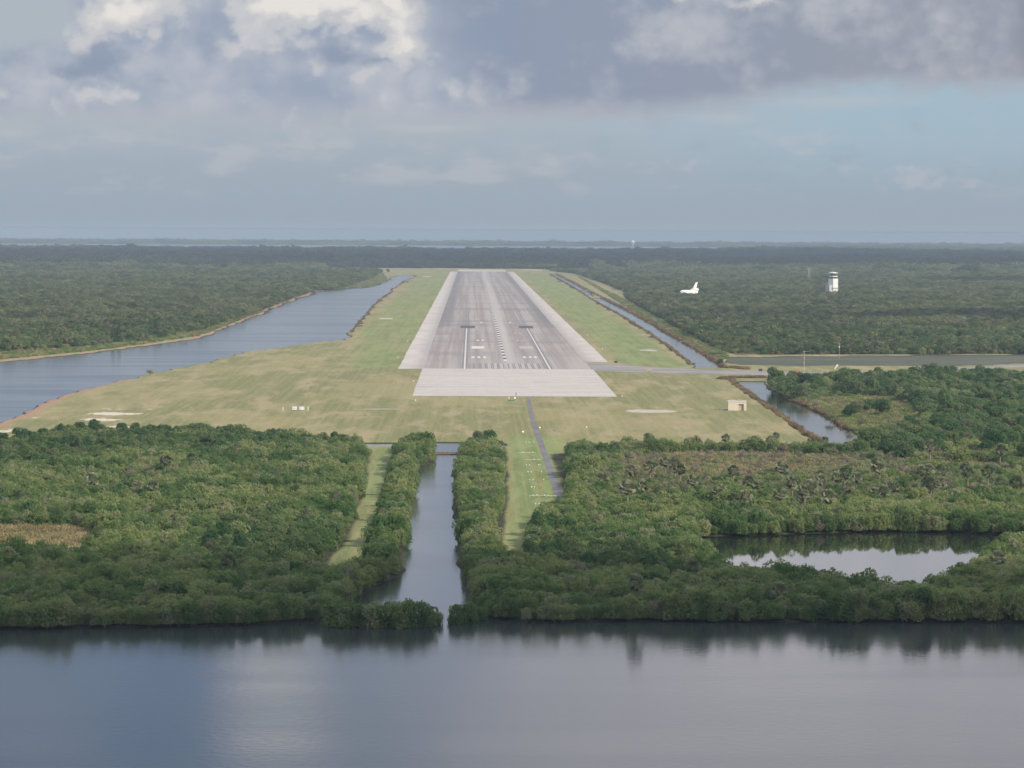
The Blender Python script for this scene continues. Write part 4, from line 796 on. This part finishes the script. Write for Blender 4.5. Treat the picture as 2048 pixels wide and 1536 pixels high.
strip_land = structure('peninsula', [(980, 12820, .3), (4200, 12820, .3), (4200, 18560, .3), (1850, 18560, .3), (1420, 16000, .3)], [(0, 1, 2, 3, 4)], gm); strip_land["label"] = 'low wooded land closing the lagoon on the right'
stuff('far_woodland', 'pale green woods on the right horizon', x, y, pick(['patch'], len(x)), 1.6, .62)
# reeds along the moats, tufts in the meadows
def along(pts, n, spread):
    p = arr(pts); seg = np.linalg.norm(np.diff(p, axis=0), axis=1); cum = np.r_[0, np.cumsum(seg)]; tt = rng.uniform(0, cum[-1], n)
    return np.interp(tt, cum, p[:, 0]) + rng.normal(0, spread, n), np.interp(tt, cum, p[:, 1]) + rng.normal(0, spread, n)
rx_, ry_ = [], []
for pts, n, spd in (([(154.1,6130.2), (154.2,4954.4), (151.8,4090.2), (153.3,3459.8), (152.6,2945.9), (149.2,2454.4), (147.9,2165.3), (146.0,1997.0), (143.6,1900.8)], 1900, .8), ([(141.4,6053.3), (141.2,4811.7), (135.6,3871.2), (136.8,3140.3), (134.8,2600.8), (131.1,2209.5), (126.8,1927.4)], 1000, .5), ([(128.0,1738.4), (134.1,1727.3), (132.1,1644.2), (131.2,1545.2), (129.5,1436.9), (128.1,1342.7), (127.0,1266.4), (127.9,1224.1)], 420, .6),
                    ([(129.3,1738.5), (138.1,1751.3), (154.0,1753.0)], 260, 1.0), ([(146.4,1523.6), (148.1,1505.9), (149.7,1434.6), (149.1,1365.8), (147.8,1300.0)], 240, .8), ([(143.1,1879.9), (149.6,1880.6), (152.2,1860.5)], 160, 1.2), ([(86.9,1143.4), (99.0,1144.2)], 160, 2.0), ([(164.6,2089.1), (239.5,2116.0), (336.2,2146.2), (372.4,2151.0)], 500, 1.2), ([(-90.2,2489.1), (-93.3,2804.5), (-99.3,3359.5), (-102.3,3961.1)], 160, .6)):
    a, b = along(pts, n, spd); rx_.append(a); ry_.append(b)
x, y = np.concatenate(rx_), np.concatenate(ry_); stuff('reeds', 'brown reeds lining the moats and the ditch', x, y, pick(['reed'], len(x)), rng.uniform(.4, 1.2, len(x)) * np.interp(y, [1400, 2000, 4000], [.55, .68, .6]), 1.0, -.25)
gx1, gy1 = scatter(CP['meadow_left'], 1.7); gx2, gy2 = scatter(CP['meadow_right'], 2.0); gx3, gy3 = scatter(CP['meadow_far_right'], 2.2)
gx4, gy4 = scatter(CP['green_glade'], 2.2); bank = arr([(-311.6,1768.5), (-274.4,1953.1), (-234.2,2115.5), (-215.8,2251.3), (-195.7,2417.4), (-196.2,2842.4), (-195.3,3816.7), (-137.3,4644.8), (-131.2,5225.6), (-163.2,6101.2), (-161.5,5325.7), (-186.9,3877.9), (-199.6,2890.9), (-220.6,2302.4), (-290.0,2064.3), (-341.5,1922.2)]); gx5, gy5 = scatter(bank, 4.5); b2 = arr([(183.6,5818.0), (169.9,3710.2), (164.3,2843.9), (158.6,2224.6), (160.5,2097.1), (150.3,1981.9), (148.0,2166.6), (154.1,2974.2)]); gx6, gy6 = scatter(b2, 4.5)
dx_, dy_ = np.concatenate([gx1, gx2, gx3]), np.concatenate([gy1, gy2, gy3]); stuff('dry_grass', 'tall tan grass of the marsh meadows', dx_, dy_, pick(['dry'], len(dx_)), rng.uniform(.8, 1.5, len(dx_)))
ex, ey = np.concatenate([gx4, gx5, gx6]), np.concatenate([gy4, gy5, gy6]); m = (water_sd(ex, ey) > 2.5) & clear_of_placed(ex, ey); ex, ey = ex[m], ey[m]
ii = np.where(rng.random(len(ex)) < .75, pick(['green'], len(ex)), pick(['dry'], len(ex))); stuff('rough_grass', 'rough green grass on glade and banks', ex, ey, ii, rng.uniform(.8, 1.7, len(ex)))
m = (rng.random(len(gx2)) < .42); bx, by = np.r_[gx2[m], gx6[::9], gx5[::13], gx4[::16]], np.r_[gy2[m], gy6[::9], gy5[::13], gy4[::16]]; m = water_sd(bx, by) > 3
stuff('scrub', 'small scrub scattered over meadows and banks', bx[m], by[m], pick(['shrub', 'shrub', 'twig'], m.sum()), rng.uniform(.4, .9, m.sum()))
#PART3
# ------------------------------------------------------------------ built things
def empty_at(name, label, cat, pt, rz=0.0, group=None): return thing(name, label, cat, (pt[0], pt[1], pt[2] if len(pt) > 2 else 0.0), rz, group)
# control tower
(tx_, ty_), = [(430.6,3988.7)]
tw_ = empty_at('control_tower', 'tall white control tower with dark glazed cab above the right woods', 'control tower', (tx_, ty_), R(38)); tw_.scale = (.96, .96, 1.10)
MB().box(-4.2, 4.2, -4.2, 4.2, 0, 20.2).build('shaft', M['tower'], tw_)
b = MB()
for a in (-1, 1):
    for c_ in (-1.5, 1.5): b.box(a * 4.2 - .12, a * 4.2 + .12, c_ - .35, c_ + .35, 1.0, 19.6); b.box(c_ - .35, c_ + .35, a * 4.2 - .12, a * 4.2 + .12, 1.0, 19.6)
b.build('vertical_rib', M['white'], tw_)
bal = MB().box(-5.3, 5.3, -5.3, 5.3, 9.8, 10.15).build('balcony', M['grey'], tw_)
b = MB()
for s1 in (-1, 1):
    b.box(s1 * 5.2 - .04, s1 * 5.2 + .04, -5.2, 5.2, 11.1, 11.2); b.box(-5.2, 5.2, s1 * 5.2 - .04, s1 * 5.2 + .04, 11.1, 11.2)
    for k in range(6): b.box(s1 * 5.2 - .05, s1 * 5.2 + .05, -5.2 + k * 2.08 - .05, -5.2 + k * 2.08 + .05, 10.15, 11.15)
b.build('railing', M['grey'], bal)
MB().lathe([(4.3, 20.2), (5.0, 20.9), (5.2, 21.8), (5.2, 22.1)], 8).build('cab_base', M['dark'], tw_)
MB().lathe([(5.35, 22.1), (5.35, 23.1)], 8).build('parapet', M['tower'], tw_)
cab = MB().lathe([(4.3, 23.1), (4.9, 25.9)], 8).build('cab_glazing', M['glass'], tw_)
b = MB()
for k in range(8):
    a = R(22.5 * 0 + 45 * k); b.tube([(4.36 * math.cos(a), 4.36 * math.sin(a), 23.1), (4.97 * math.cos(a), 4.97 * math.sin(a), 25.9)], .12, 5)
b.build('mullion', M['tower'], cab)
MB().lathe([(5.5, 25.9), (5.5, 26.5), (3.0, 27.2)], 8).build('roof', M['tower'], tw_)
ann = MB().tube([(1.2, 0, 27.0), (1.2, 0, 31.5)], .14, 6).tube([(-1.5, .6, 27), (-1.5, .6, 30.2)], .12, 6).tube([(-3, -1.0, 27), (-3, -1, 30.6)], .12, 6); ann.box(-3.6, -2.4, -1.3, -.7, 28.2, 28.9)
ann.build('antenna', M['grey'], tw_)
MB().box(-9.5, -4.25, -3.2, 3.8, 0, 13.2).build('stair_annex', plain('shaded_concrete', (.46, .44, .42)), tw_)
ow = MB().box(4.2, 9.0, -5.0, 3.0, 0, 3.6).build('entrance_block', M['tower'], tw_); MB().box(4.0, 9.2, -5.2, 3.2, 3.6, 3.9).build('flat_roof', M['grey'], ow)
# antenna mast beside the tower
(ax_, ay_), = [(481.8,4501.4)]
am = empty_at('antenna_mast', 'slender grey lattice mast just left behind the control tower', 'mast', (ax_, ay_)); b = MB()
for k in range(3): b.tube([(.9 * math.cos(k * 2.1), .9 * math.sin(k * 2.1), 0), (.25 * math.cos(k * 2.1), .25 * math.sin(k * 2.1), 24)], .12, 5)
b.build('lattice', M['grey'], am); MB().box(-2.2, 2.2, -.15, .15, 22.5, 22.9).box(-1.6, 1.6, -.15, .15, 24, 24.3).build('cross_arm', M['grey'], am)
(ax_, ay_), = [(516.7,5129.7)]
am = empty_at('antenna_mast', 'pale lattice pylon with spread arms left of the control tower', 'mast', (ax_, ay_)); b = MB()
for sx in (-1, 1):
    for sy in (-1, 1): b.tube([(sx * 2.0, sy * 2.0, 0), (sx * .5, sy * .5, 23)], .16, 5)
for z in (4, 9, 14, 19): 
    w_ = 2.0 - 1.5 * z / 23
    for s1 in (-1, 1): b.box(-w_, w_, s1 * w_ - .08, s1 * w_ + .08, z, z + .16); b.box(s1 * w_ - .08, s1 * w_ + .08, -w_, w_, z, z + .16)
b.build('lattice', plain('pale_steel', (.5, .5, .5)), am); MB().box(-3.4, 3.4, -.2, .2, 20.5, 20.9).box(-2.6, 2.6, -.2, .2, 23, 23.4).build('cross_arm', M['grey'], am)
# spaceplane parked in the glade
(sx_, sy_), = [(256.4,3960.0)]
nose = Vector((-.66, -.75, 0)).normalized(); sp = empty_at('spaceplane', 'white delta-winged spaceplane with tall tail fin behind the woods', 'spaceplane', (sx_, sy_), math.atan2(nose.y, nose.x))
def loft(secs, n=14):
    vs, fs = [], []
    for x, w_, z0, z1, p_ in secs:
        for k in range(n):
            a = 2 * math.pi * k / n; c_, s_ = math.cos(a), math.sin(a); e = 2.0 / p_
            vs.append((x, w_ * math.copysign(abs(c_) ** e, c_), (z0 + z1) / 2 + (z1 - z0) / 2 * math.copysign(abs(s_) ** e, s_)))
    for i in range(len(secs) - 1):
        for k in range(n): fs.append((i * n + k, i * n + (k + 1) % n, (i + 1) * n + (k + 1) % n, (i + 1) * n + k))
    fs += [tuple(range(n))[::-1], tuple((len(secs) - 1) * n + k for k in range(n))]; return MB().add(vs, fs)
FZ = 2.4
loft([(18.6, .25, FZ + 1.3, FZ + 1.8, 2), (17.6, 1.1, FZ + .7, FZ + 2.5, 2.2), (15.8, 2.0, FZ + .3, FZ + 3.6, 2.5), (13.6, 2.6, FZ + .1, FZ + 5.2, 2.8), (11.5, 2.75, FZ, FZ + 6.0, 3), (6, 2.75, FZ, FZ + 6.0, 3.2), (-4, 2.75, FZ, FZ + 6.0, 3.2), (-12, 2.9, FZ, FZ + 6.2, 3), (-14.5, 2.9, FZ + .3, FZ + 6.3, 3)]).build('fuselage', M['tower'], sp)
wg = [(4.5, 0), (-4.5, 4.6), (-10.2, 11.9), (-12.6, 11.9), (-13.6, 0)]
for s_ in (1, -1):
    v = [(x, s_ * (y + 2.2), FZ + .1 + y * .05) for x, y in wg] + [(x, s_ * (y + 2.2), FZ + 1.1 - y * .035) for x, y in wg]; n = len(wg)
    o = MB().add(v, [tuple(range(n))[::-1], tuple(range(n, 2 * n))] + [(i, (i + 1) % n, n + (i + 1) % n, n + i) for i in range(n)]).build('wing', M['tower'], sp)
    loft([(-7.4, .35, FZ + 5.6, FZ + 6.6, 2), (-9, 1.2, FZ + 5.0, FZ + 7.6, 2.2), (-14, 1.5, FZ + 4.6, FZ + 8.0, 2.2), (-15.4, 1.2, FZ + 4.8, FZ + 7.6, 2.2)], 12).add([(0, 0, 0)], []).build('engine_pod', M['tower'], sp).location = (0, s_ * 2.2, 0)
fin = [(-6.5, 6.0), (-13.6, 14.9), (-14.0, 15.6), (-17.4, 15.6), (-13.9, 6.6)]
v = [(x, -.35, z + FZ - .6) for x, z in fin] + [(x, .35, z + FZ - .6) for x, z in fin]
MB().add(v, [tuple(range(5))[::-1], tuple(range(5, 10))] + [(i, (i + 1) % 5, 5 + (i + 1) % 5, 5 + i) for i in range(5)]).build('tail_fin', M['tower'], sp)
for y_, z_ in ((0, 5.6), (1.4, 3.1), (-1.4, 3.1)):
    b = MB().tube([(-14.3, y_, FZ + z_), (-15.5, y_, FZ + z_ - .1), (-17.2, y_, FZ + z_ - .3)], [.6, .85, 1.2], 12).build('engine_nozzle', M['dark'], sp)
MB().box(-16.4, -14.4, -2.3, 2.3, FZ + .2, FZ + .5).build('body_flap', M['tile'], sp)
b = MB()
for s_ in (-1, 1): b.box(14.3, 15.2, s_ * 1.5 - .55, s_ * 1.5 + .55, FZ + 3.95, FZ + 4.6); b.box(12.9, 13.7, s_ * 2.5 - .15, s_ * 2.5 + .15, FZ + 3.7, FZ + 4.5)
b.build('cockpit_window', M['glass'], sp)
MB().box(15.6, 18.3, -1.3, 1.3, FZ + .55, FZ + 1.25).build('nose_cap', M['tile'], sp)
for x_, y_ in ((12.5, 0), (-8, 3.4), (-8, -3.4)):
    st_ = MB().tube([(x_, y_, FZ + .4), (x_, y_, .6)], .18, 6).build('landing_gear', M['grey'], sp); MB().tube([(x_, y_ - .55, .55), (x_, y_ + .55, .55)], .55, 12).build('wheel', M['dark'], st_)
# equipment shed
(hx, hy), = [(113.7,1428.3)]
sh_ = empty_at('equipment_shed', 'small beige flat-roofed shed with recessed door beside the side canal', 'shed', (hx, hy + 2.6))
MB().box(-3.9, .55, -2.6, 2.6, 0, 3.75).box(2.75, 3.9, -2.6, 2.6, 0, 3.75).box(.55, 2.75, -1.9, 2.6, 0, 3.75).box(.55, 2.75, -2.6, -1.9, 2.75, 3.75).build('wall', M['cream'], sh_)
MB().box(-4.05, 4.05, -2.75, 2.75, 3.75, 4.0).build('roof', plain('pale_roof', (.60, .55, .46)), sh_)
dr = MB().box(.62, 2.68, -1.96, -1.88, 0.02, 2.70).build('door', plain('door_paint', (.50, .37, .30)), sh_); MB().box(.85, .95, -2.06, -1.97, 1.0, 1.15).build('handle', M['dark'], dr)
MB().box(.6, 1.7, -1.2, 0, 4.0, 4.55).build('roof_unit', M['grey'], sh_)
MB().box(-6.9, -3.95, -1.1, -.2, .0, .35).build('cable_trench', plain('trench', (.30, .27, .2)), sh_)
for px_, lab in ((-6.2, 'low white box beside the shed, outer one'), (-4.7, 'low white box beside the shed, inner one')):
    o = MB().box(-.55, .55, -.3, .3, 0, .5).box(-.6, .6, -.35, .35, .5, .58).build('junction_box', M['white']); thing('', lab, 'box', (hx + px_, hy + 3.4, 0), 0, None, o)
# twin white guidance boxes left of the approach with end posts
(gx_1, gy_1), (gx_2, gy_2), (p1x, p1y), (p2x, p2y) = [(-74.4,1412.5), (-71.4,1412.7), (-79.2,1410.1), (-68.8,1412.9)]
def light_box(x, y, w_, label):
    o = empty_at('guidance_light_box', label, 'light box', (x, y)); MB().box(-w_, w_, -.55, .55, .35, 1.75).build('housing', M['white'], o); MB().box(-w_ - .08, w_ + .08, -.65, .65, 1.75, 1.86).build('lid', M['grey'], o)
    MB().box(-w_ * .8, w_ * .8, -.60, -.55, .8, 1.35).build('lens', plain('pale_lens', (.62, .60, .64)), o)
    for sx in (-.7, .7): MB().box(sx * w_ - .08, sx * w_ + .08, -.4, .4, 0, .35).build('leg', M['grey'], o)
light_box(gx_1, gy_1, .95, 'lilac-white guidance light box on the left field, left one'); light_box(gx_2, gy_2, 1.02, 'white guidance light box on the left field, right one')
def post(x, y, h, label, group=None, mat='white', name='marker_post'):
    o = empty_at(name, label, 'post', (x, y), 0, group); MB().tube([(0, 0, 0), (0, 0, h)], .14, 8).build('post', M[mat], o); MB().lathe([(.17, h), (.19, h + .08), (.05, h + .14)], 8).build('cap', M['grey'], o); return o
post(p1x, p1y, 1.7, 'slim white post left of the twin light boxes'); post(p2x, p2y, 1.9, 'slim white post right of the twin light boxes')
# weir
(w1x, w1y), (w2x, w2y) = [(-13.0,1148.5), (-3.2,1149.1)]
wr = empty_at('weir', 'low rust-brown weir spanning the canal', 'weir', ((w1x + w2x) / 2, w1y)); hw = (w2x - w1x) / 2 + 1
MB().box(-hw, hw, -.25, .25, -.75, .0).build('beam', M['rust'], wr)
for k in range(7): MB().tube([(-hw + 1 + k * (2 * hw - 2) / 6, 0, -1.1), (-hw + 1 + k * (2 * hw - 2) / 6, 0, .25)], .2, 7).build('pile', M['rust'], wr)
# orange mast and windsock
(mx_, my_), = [(180.7,1816.4)]; ms = empty_at('radio_mast', 'thin red and white mast with cross arm on the tow road verge', 'mast', (mx_, my_))
b = MB(); b2_ = MB()
for k in range(8): (b if k % 2 == 0 else b2_).tube([(0, 0, k * 1.5), (0, 0, k * 1.5 + 1.5)], .16, 7)
b.build('red_section', M['orange'], ms); b2_.build('white_section', plain('worn_white', (.48, .45, .42)), ms); MB().box(-.8, 3.0, -.06, .06, 11.7, 11.85).build('cross_arm', M['grey'], ms)
(mx_, my_), = [(177.7,1816.0)]; o = MB().box(-.9, .9, -.7, .7, .25, 1.6).box(-1, 1, -.8, .8, 1.6, 1.75).box(-.8, -.6, -.5, .5, 0, .25).box(.6, .8, -.5, .5, 0, .25).build('equipment_cabinet', M['orange']); thing('', 'orange equipment cabinet beside the thin mast', 'cabinet', (mx_, my_, 0), 0, None, o)
(wx_, wy_), = [(194.9,1780.0)]; ws = empty_at('windsock', 'white windsock hanging on its pole above the wood', 'windsock', (wx_, wy_)); MB().tube([(0, 0, 0), (0, 0, 6.2)], [.10, .07], 7).build('pole', M['grey'], ws)
MB().tube([(.1, 0, 6.1), (-.7, 0, 5.0), (-1.3, 0, 4.0), (-1.55, 0, 3.5)], [.5, .42, .32, .24], 10, False).build('sock', M['white'], ws); MB().lathe([(.5, 6.08), (.5, 6.16)], 12, (.1, 0, 0)).build('hoop', M['grey'], ws)
(wx_, wy_), = [(224.2,2038.4)]; lp = empty_at('light_pole', 'tall pale pole behind the ditch and before the fence', 'pole', (wx_, wy_)); MB().tube([(0, 0, 0), (0, 0, 8.5)], [.12, .08], 7).build('pole', plain('weathered_pole', (.42, .39, .37)), lp); MB().box(-.25, .25, -.2, .2, 6.2, 7.2).build('box', M['white'], lp); MB().box(-.12, .12, -.12, .12, 8.5, 9.0).build('lamp', M['grey'], lp)
# fence along the right woods
fp = [(169.2,2115.6), (242.0,2138.4), (339.0,2164.6), (383.0,2175.0)]; fn = empty_at('chain_link_fence', 'long thin chain-link fence along the right woods', 'fence', fp[0])
mm, t = material('chain_link'); tb = t.new('ShaderNodeBsdfTransparent'); dfx = t.new('ShaderNodeBsdfDiffuse'); dfx.inputs[0].default_value = (.28, .29, .29, 1); mx = t.new('ShaderNodeMixShader'); p = t.geo_pos(); px, py, pz = t.sep(p)
t.put(mx.inputs[0], t.math('GREATER_THAN', t.math('MAXIMUM', t.math('PINGPONG', px + pz, .05), t.math('PINGPONG', px - pz, .05)), .043)); t.l.new(tb.outputs[0], mx.inputs[1]); t.l.new(dfx.outputs[0], mx.inputs[2]); finish(t, mx.outputs[0])
fa = arr(fp); seg = np.r_[0, np.cumsum(np.linalg.norm(np.diff(fa, axis=0), axis=1))]; vs, fs = [], []
for i, d_ in enumerate(np.arange(0, seg[-1], 3.5)):
    x_, y_ = np.interp(d_, seg, fa[:, 0]) - fp[0][0], np.interp(d_, seg, fa[:, 1]) - fp[0][1]
    MB().tube([(x_, y_, 0), (x_, y_, 2.5)], .07, 6).build('post', M['grey'], fn); vs += [(x_, y_ - .09, .05), (x_, y_ - .09, 2.4)]
    if i: fs.append((2 * i - 2, 2 * i, 2 * i + 1, 2 * i - 1))
mesh_obj('mesh_panel', vs, fs, mm, fn)
# small boxes and signs
for (x_, y_), m_n, lab, w_, h_ in zip([(97.0,1826.6), (158.5,1833.5), (84.0,1943.7)], ('tan', 'dark', 'dark'), ('tan box sign below the tow road', 'dark box sign above the tow road', 'dark box at the corner of the right shoulder'), (1.5, 1.0, 1.0), (1.3, 1.2, 1.0)):
    o = empty_at('airfield_sign', lab, 'sign', (x_, y_)); MB().box(-w_, w_, -.25, .25, .3, .3 + h_).build('panel', M[m_n], o); MB().box(-w_ * .7, w_ * .7, -.06, .06, -0.0, .3).build('base', M['grey'], o)
for x_, y_ in [(97.5,1823.4)]: pass
# runway edge lamps
def edge_lamp(x, y, label, r=.24, h=.5, group=None, mat='lamp', name='edge_light'):
    o = empty_at(name, label, 'light', (x, y), 0, group); MB().lathe([(.32, 0), (.32, .08), (.1, .12), (.1, h)], 10).build('stem', M['grey'], o)
    MB().lathe([(.15, h), (r * .9, h + r * .35), (r, h + r * .9), (r * .75, h + r * 1.5), (r * .2, h + r * 1.8)], 12).build('lens', M[mat], o)
EL = ['nearest runway corner lamp on the left, level with the overrun end', 'left edge lamp beside the middle of the overrun', 'left edge lamp just past the threshold', 'second left edge lamp past the threshold', 'third left edge lamp past the threshold', 'nearest corner lamp on the right, below the overrun', 'right edge lamp beside the tow road', 'second right edge lamp above the tow road', 'third right edge lamp above the tow road', 'fourth right edge lamp above the tow road']
for (x, y), lab in zip([(-24.8,1492.0), (-29.0,1682.8), (-43.8,2001.0), (-43.7,2301.8), (-43.7,2791.1), (69.3,1536.7), (85.1,1947.6), (84.5,2158.1), (85.3,2460.7), (84.7,3086.7)], EL): edge_lamp(x, y, lab, .21, .45)
edge_lamp(*[(17.1,1513.6)][0], 'small white lamp left of the centre at the overrun end', .25); edge_lamp(*[(19.7,1511.6)][0], 'bright white lamp at the centre of the overrun end', .36)
edge_lamp(*[(19.5,1254.9)][0], 'large amber lamp in the grass at the head of the approach row', .32, .6, None, 'amber'); edge_lamp(*[(26.4,1284.0)][0], 'small white lamp beside the service road', .3); edge_lamp(*[(44.6,1290.3)][0], 'tiny white lamp in the mown field right of the service road', .22)
(x, y), = [(20.7,1546.3)]; post(x, y, 1.6, 'thin dark post at the centre of the overrun end', None, 'dark')
(x, y), = [(17.9,1500.2)]; o = MB().box(-1.5, 1.5, -.5, .5, .1, .5).box(-1.3, -1.1, -.3, .3, 0, .1).box(1.1, 1.3, -.3, .3, 0, .1).build('lamp_housing', M['greenpaint']); thing('', 'low green housing beside the overrun end lamps', 'box', (x, y, 0), 0, None, o)
# approach light rows in the grass strip
def row(pts_white, pts_orange, bar, label):
    allp = pts_white + pts_orange + (bar or []); cx_ = sum(p_[0] for p_ in allp) / len(allp); cy_ = sum(p_[1] for p_ in allp) / len(allp)
    o = empty_at('approach_light_row', label, 'approach lights', (cx_, cy_), 0, 'rows of approach lights')
    if bar: (x0, y0), (x1, y1) = bar; MB().box(x0 - cx_, x1 - cx_, -.06, .06, .50, .62).build('crossbar', plain('weathered_bar', (.50, .50, .42)), o); [MB().box(x_ - cx_ - .08, x_ - cx_ + .08, -.08, .08, 0, .50).build('leg', M['grey'], o) for x_ in np.linspace(x0 + .3, x1 - .3, 4)]
    for ps, mt in ((pts_white, 'white'), (pts_orange, 'orange')):
        for x_, y_ in ps:
            h_ = .75 if mt == 'white' else .95
            k = MB().tube([(x_ - cx_, 0.35, 0), (x_ - cx_, 0.35, h_ * .7)], .1, 6).build('post', M['orange' if mt == 'orange' else 'grey'], o)
            MB().lathe([(.08, h_ * .7), (.13, h_ * .85), (.13, h_ * 1.05), (.05, h_ * 1.15)], 9, (x_ - cx_, .35, 0)).build('lamp', M['amber' if False else mt], k)
row([(19.7,1195.6), (20.8,1195.6), (22.5,1195.8)], [(25.9,1196.0), (26.8,1193.2)], None, 'farthest approach light row, level with the treetops by the road')
row([(17.7,1133.8), (21.1,1134.0)], [(19.9,1165.3)], [(15.6,1133.6), (22.1,1134.1)], 'approach light row on a long white bar, second from the field')
row([(20.9,1106.7), (22.2,1106.8)], [(21.4,1109.1)], [(17.5,1101.6), (23.3,1102.0)], 'approach light row on a white bar with a central cluster')
row([(17.9,1078.2), (18.9,1078.2), (21.8,1078.4), (22.3,1078.4)], [(20.7,1078.3)], None, 'approach light row just below the two white bars')
row([(17.9,1046.9), (18.9,1047.0), (22.1,1047.1)], [(20.7,1047.1), (21.0,1047.1)], None, 'approach light row with a red-orange lamp, fourth from the road end')
row([(17.8,1013.3), (18.9,1013.4), (22.1,1013.5)], [(20.4,1013.4), (20.9,1015.5), (21.3,1013.5)], None, 'approach light row with a large orange cluster')
row([(17.9,984.7), (18.8,984.7)], [(20.6,984.8), (21.1,984.8)], None, 'approach light row where a long shadow crosses the strip')
row([(17.8,954.0), (18.9,954.0), (21.1,954.1), (22.1,954.2)], [(20.4,955.9), (20.6,954.1), (23.6,954.3)], [(16.6,952.1), (24.5,952.5)], 'approach light row on the widest white bar near the road end')
row([(17.9,922.6), (18.9,922.6)], [(20.5,923.6), (21.1,922.8)], None, 'nearest approach light row at the brush edge')
# far things: lookout in the left woods, dome on the horizon
(x, y), = [(-786.1,7148.7)]; lk = empty_at('lookout_tower', 'tiny white-topped lookout tower far off in the left woods', 'tower', (x, y)); b = MB()
for sx in (-1, 1):
    for sy in (-1, 1): b.tube([(sx * 2.2, sy * 2.2, 0), (sx * 1.2, sy * 1.2, 12)], .25, 5)
b.build('leg_frame', plain('pale_frame', (.45, .45, .45)), lk); MB().box(-1.9, 1.9, -1.9, 1.9, 12, 14.4).build('cabin', M['white'], lk); MB().add([(-2.3, -2.3, 14.4), (2.3, -2.3, 14.4), (2.3, 2.3, 14.4), (-2.3, 2.3, 14.4), (0, 0, 15.6)], [(3, 2, 1, 0), (0, 1, 4), (1, 2, 4), (2, 3, 4), (3, 0, 4)]).build('roof', M['white'], lk)
(x, y), = [(830.6,17386.2)]; y = 18620.0; x = 18620.0 * (1264 - 1024) / 6702.0 + .01218 * 18620; dm = empty_at('radar_dome', 'tiny white dome on the far shore at the horizon', 'dome', (x, y)); MB().lathe([(5.0, 0), (5.0, 14)], 12).build('base', M['white'], dm); MB().lathe([(10 * math.cos(R(a)), 23 + 10 * math.sin(R(a))) for a in range(-75, 86, 10)], 18).build('dome', M['white'], dm)
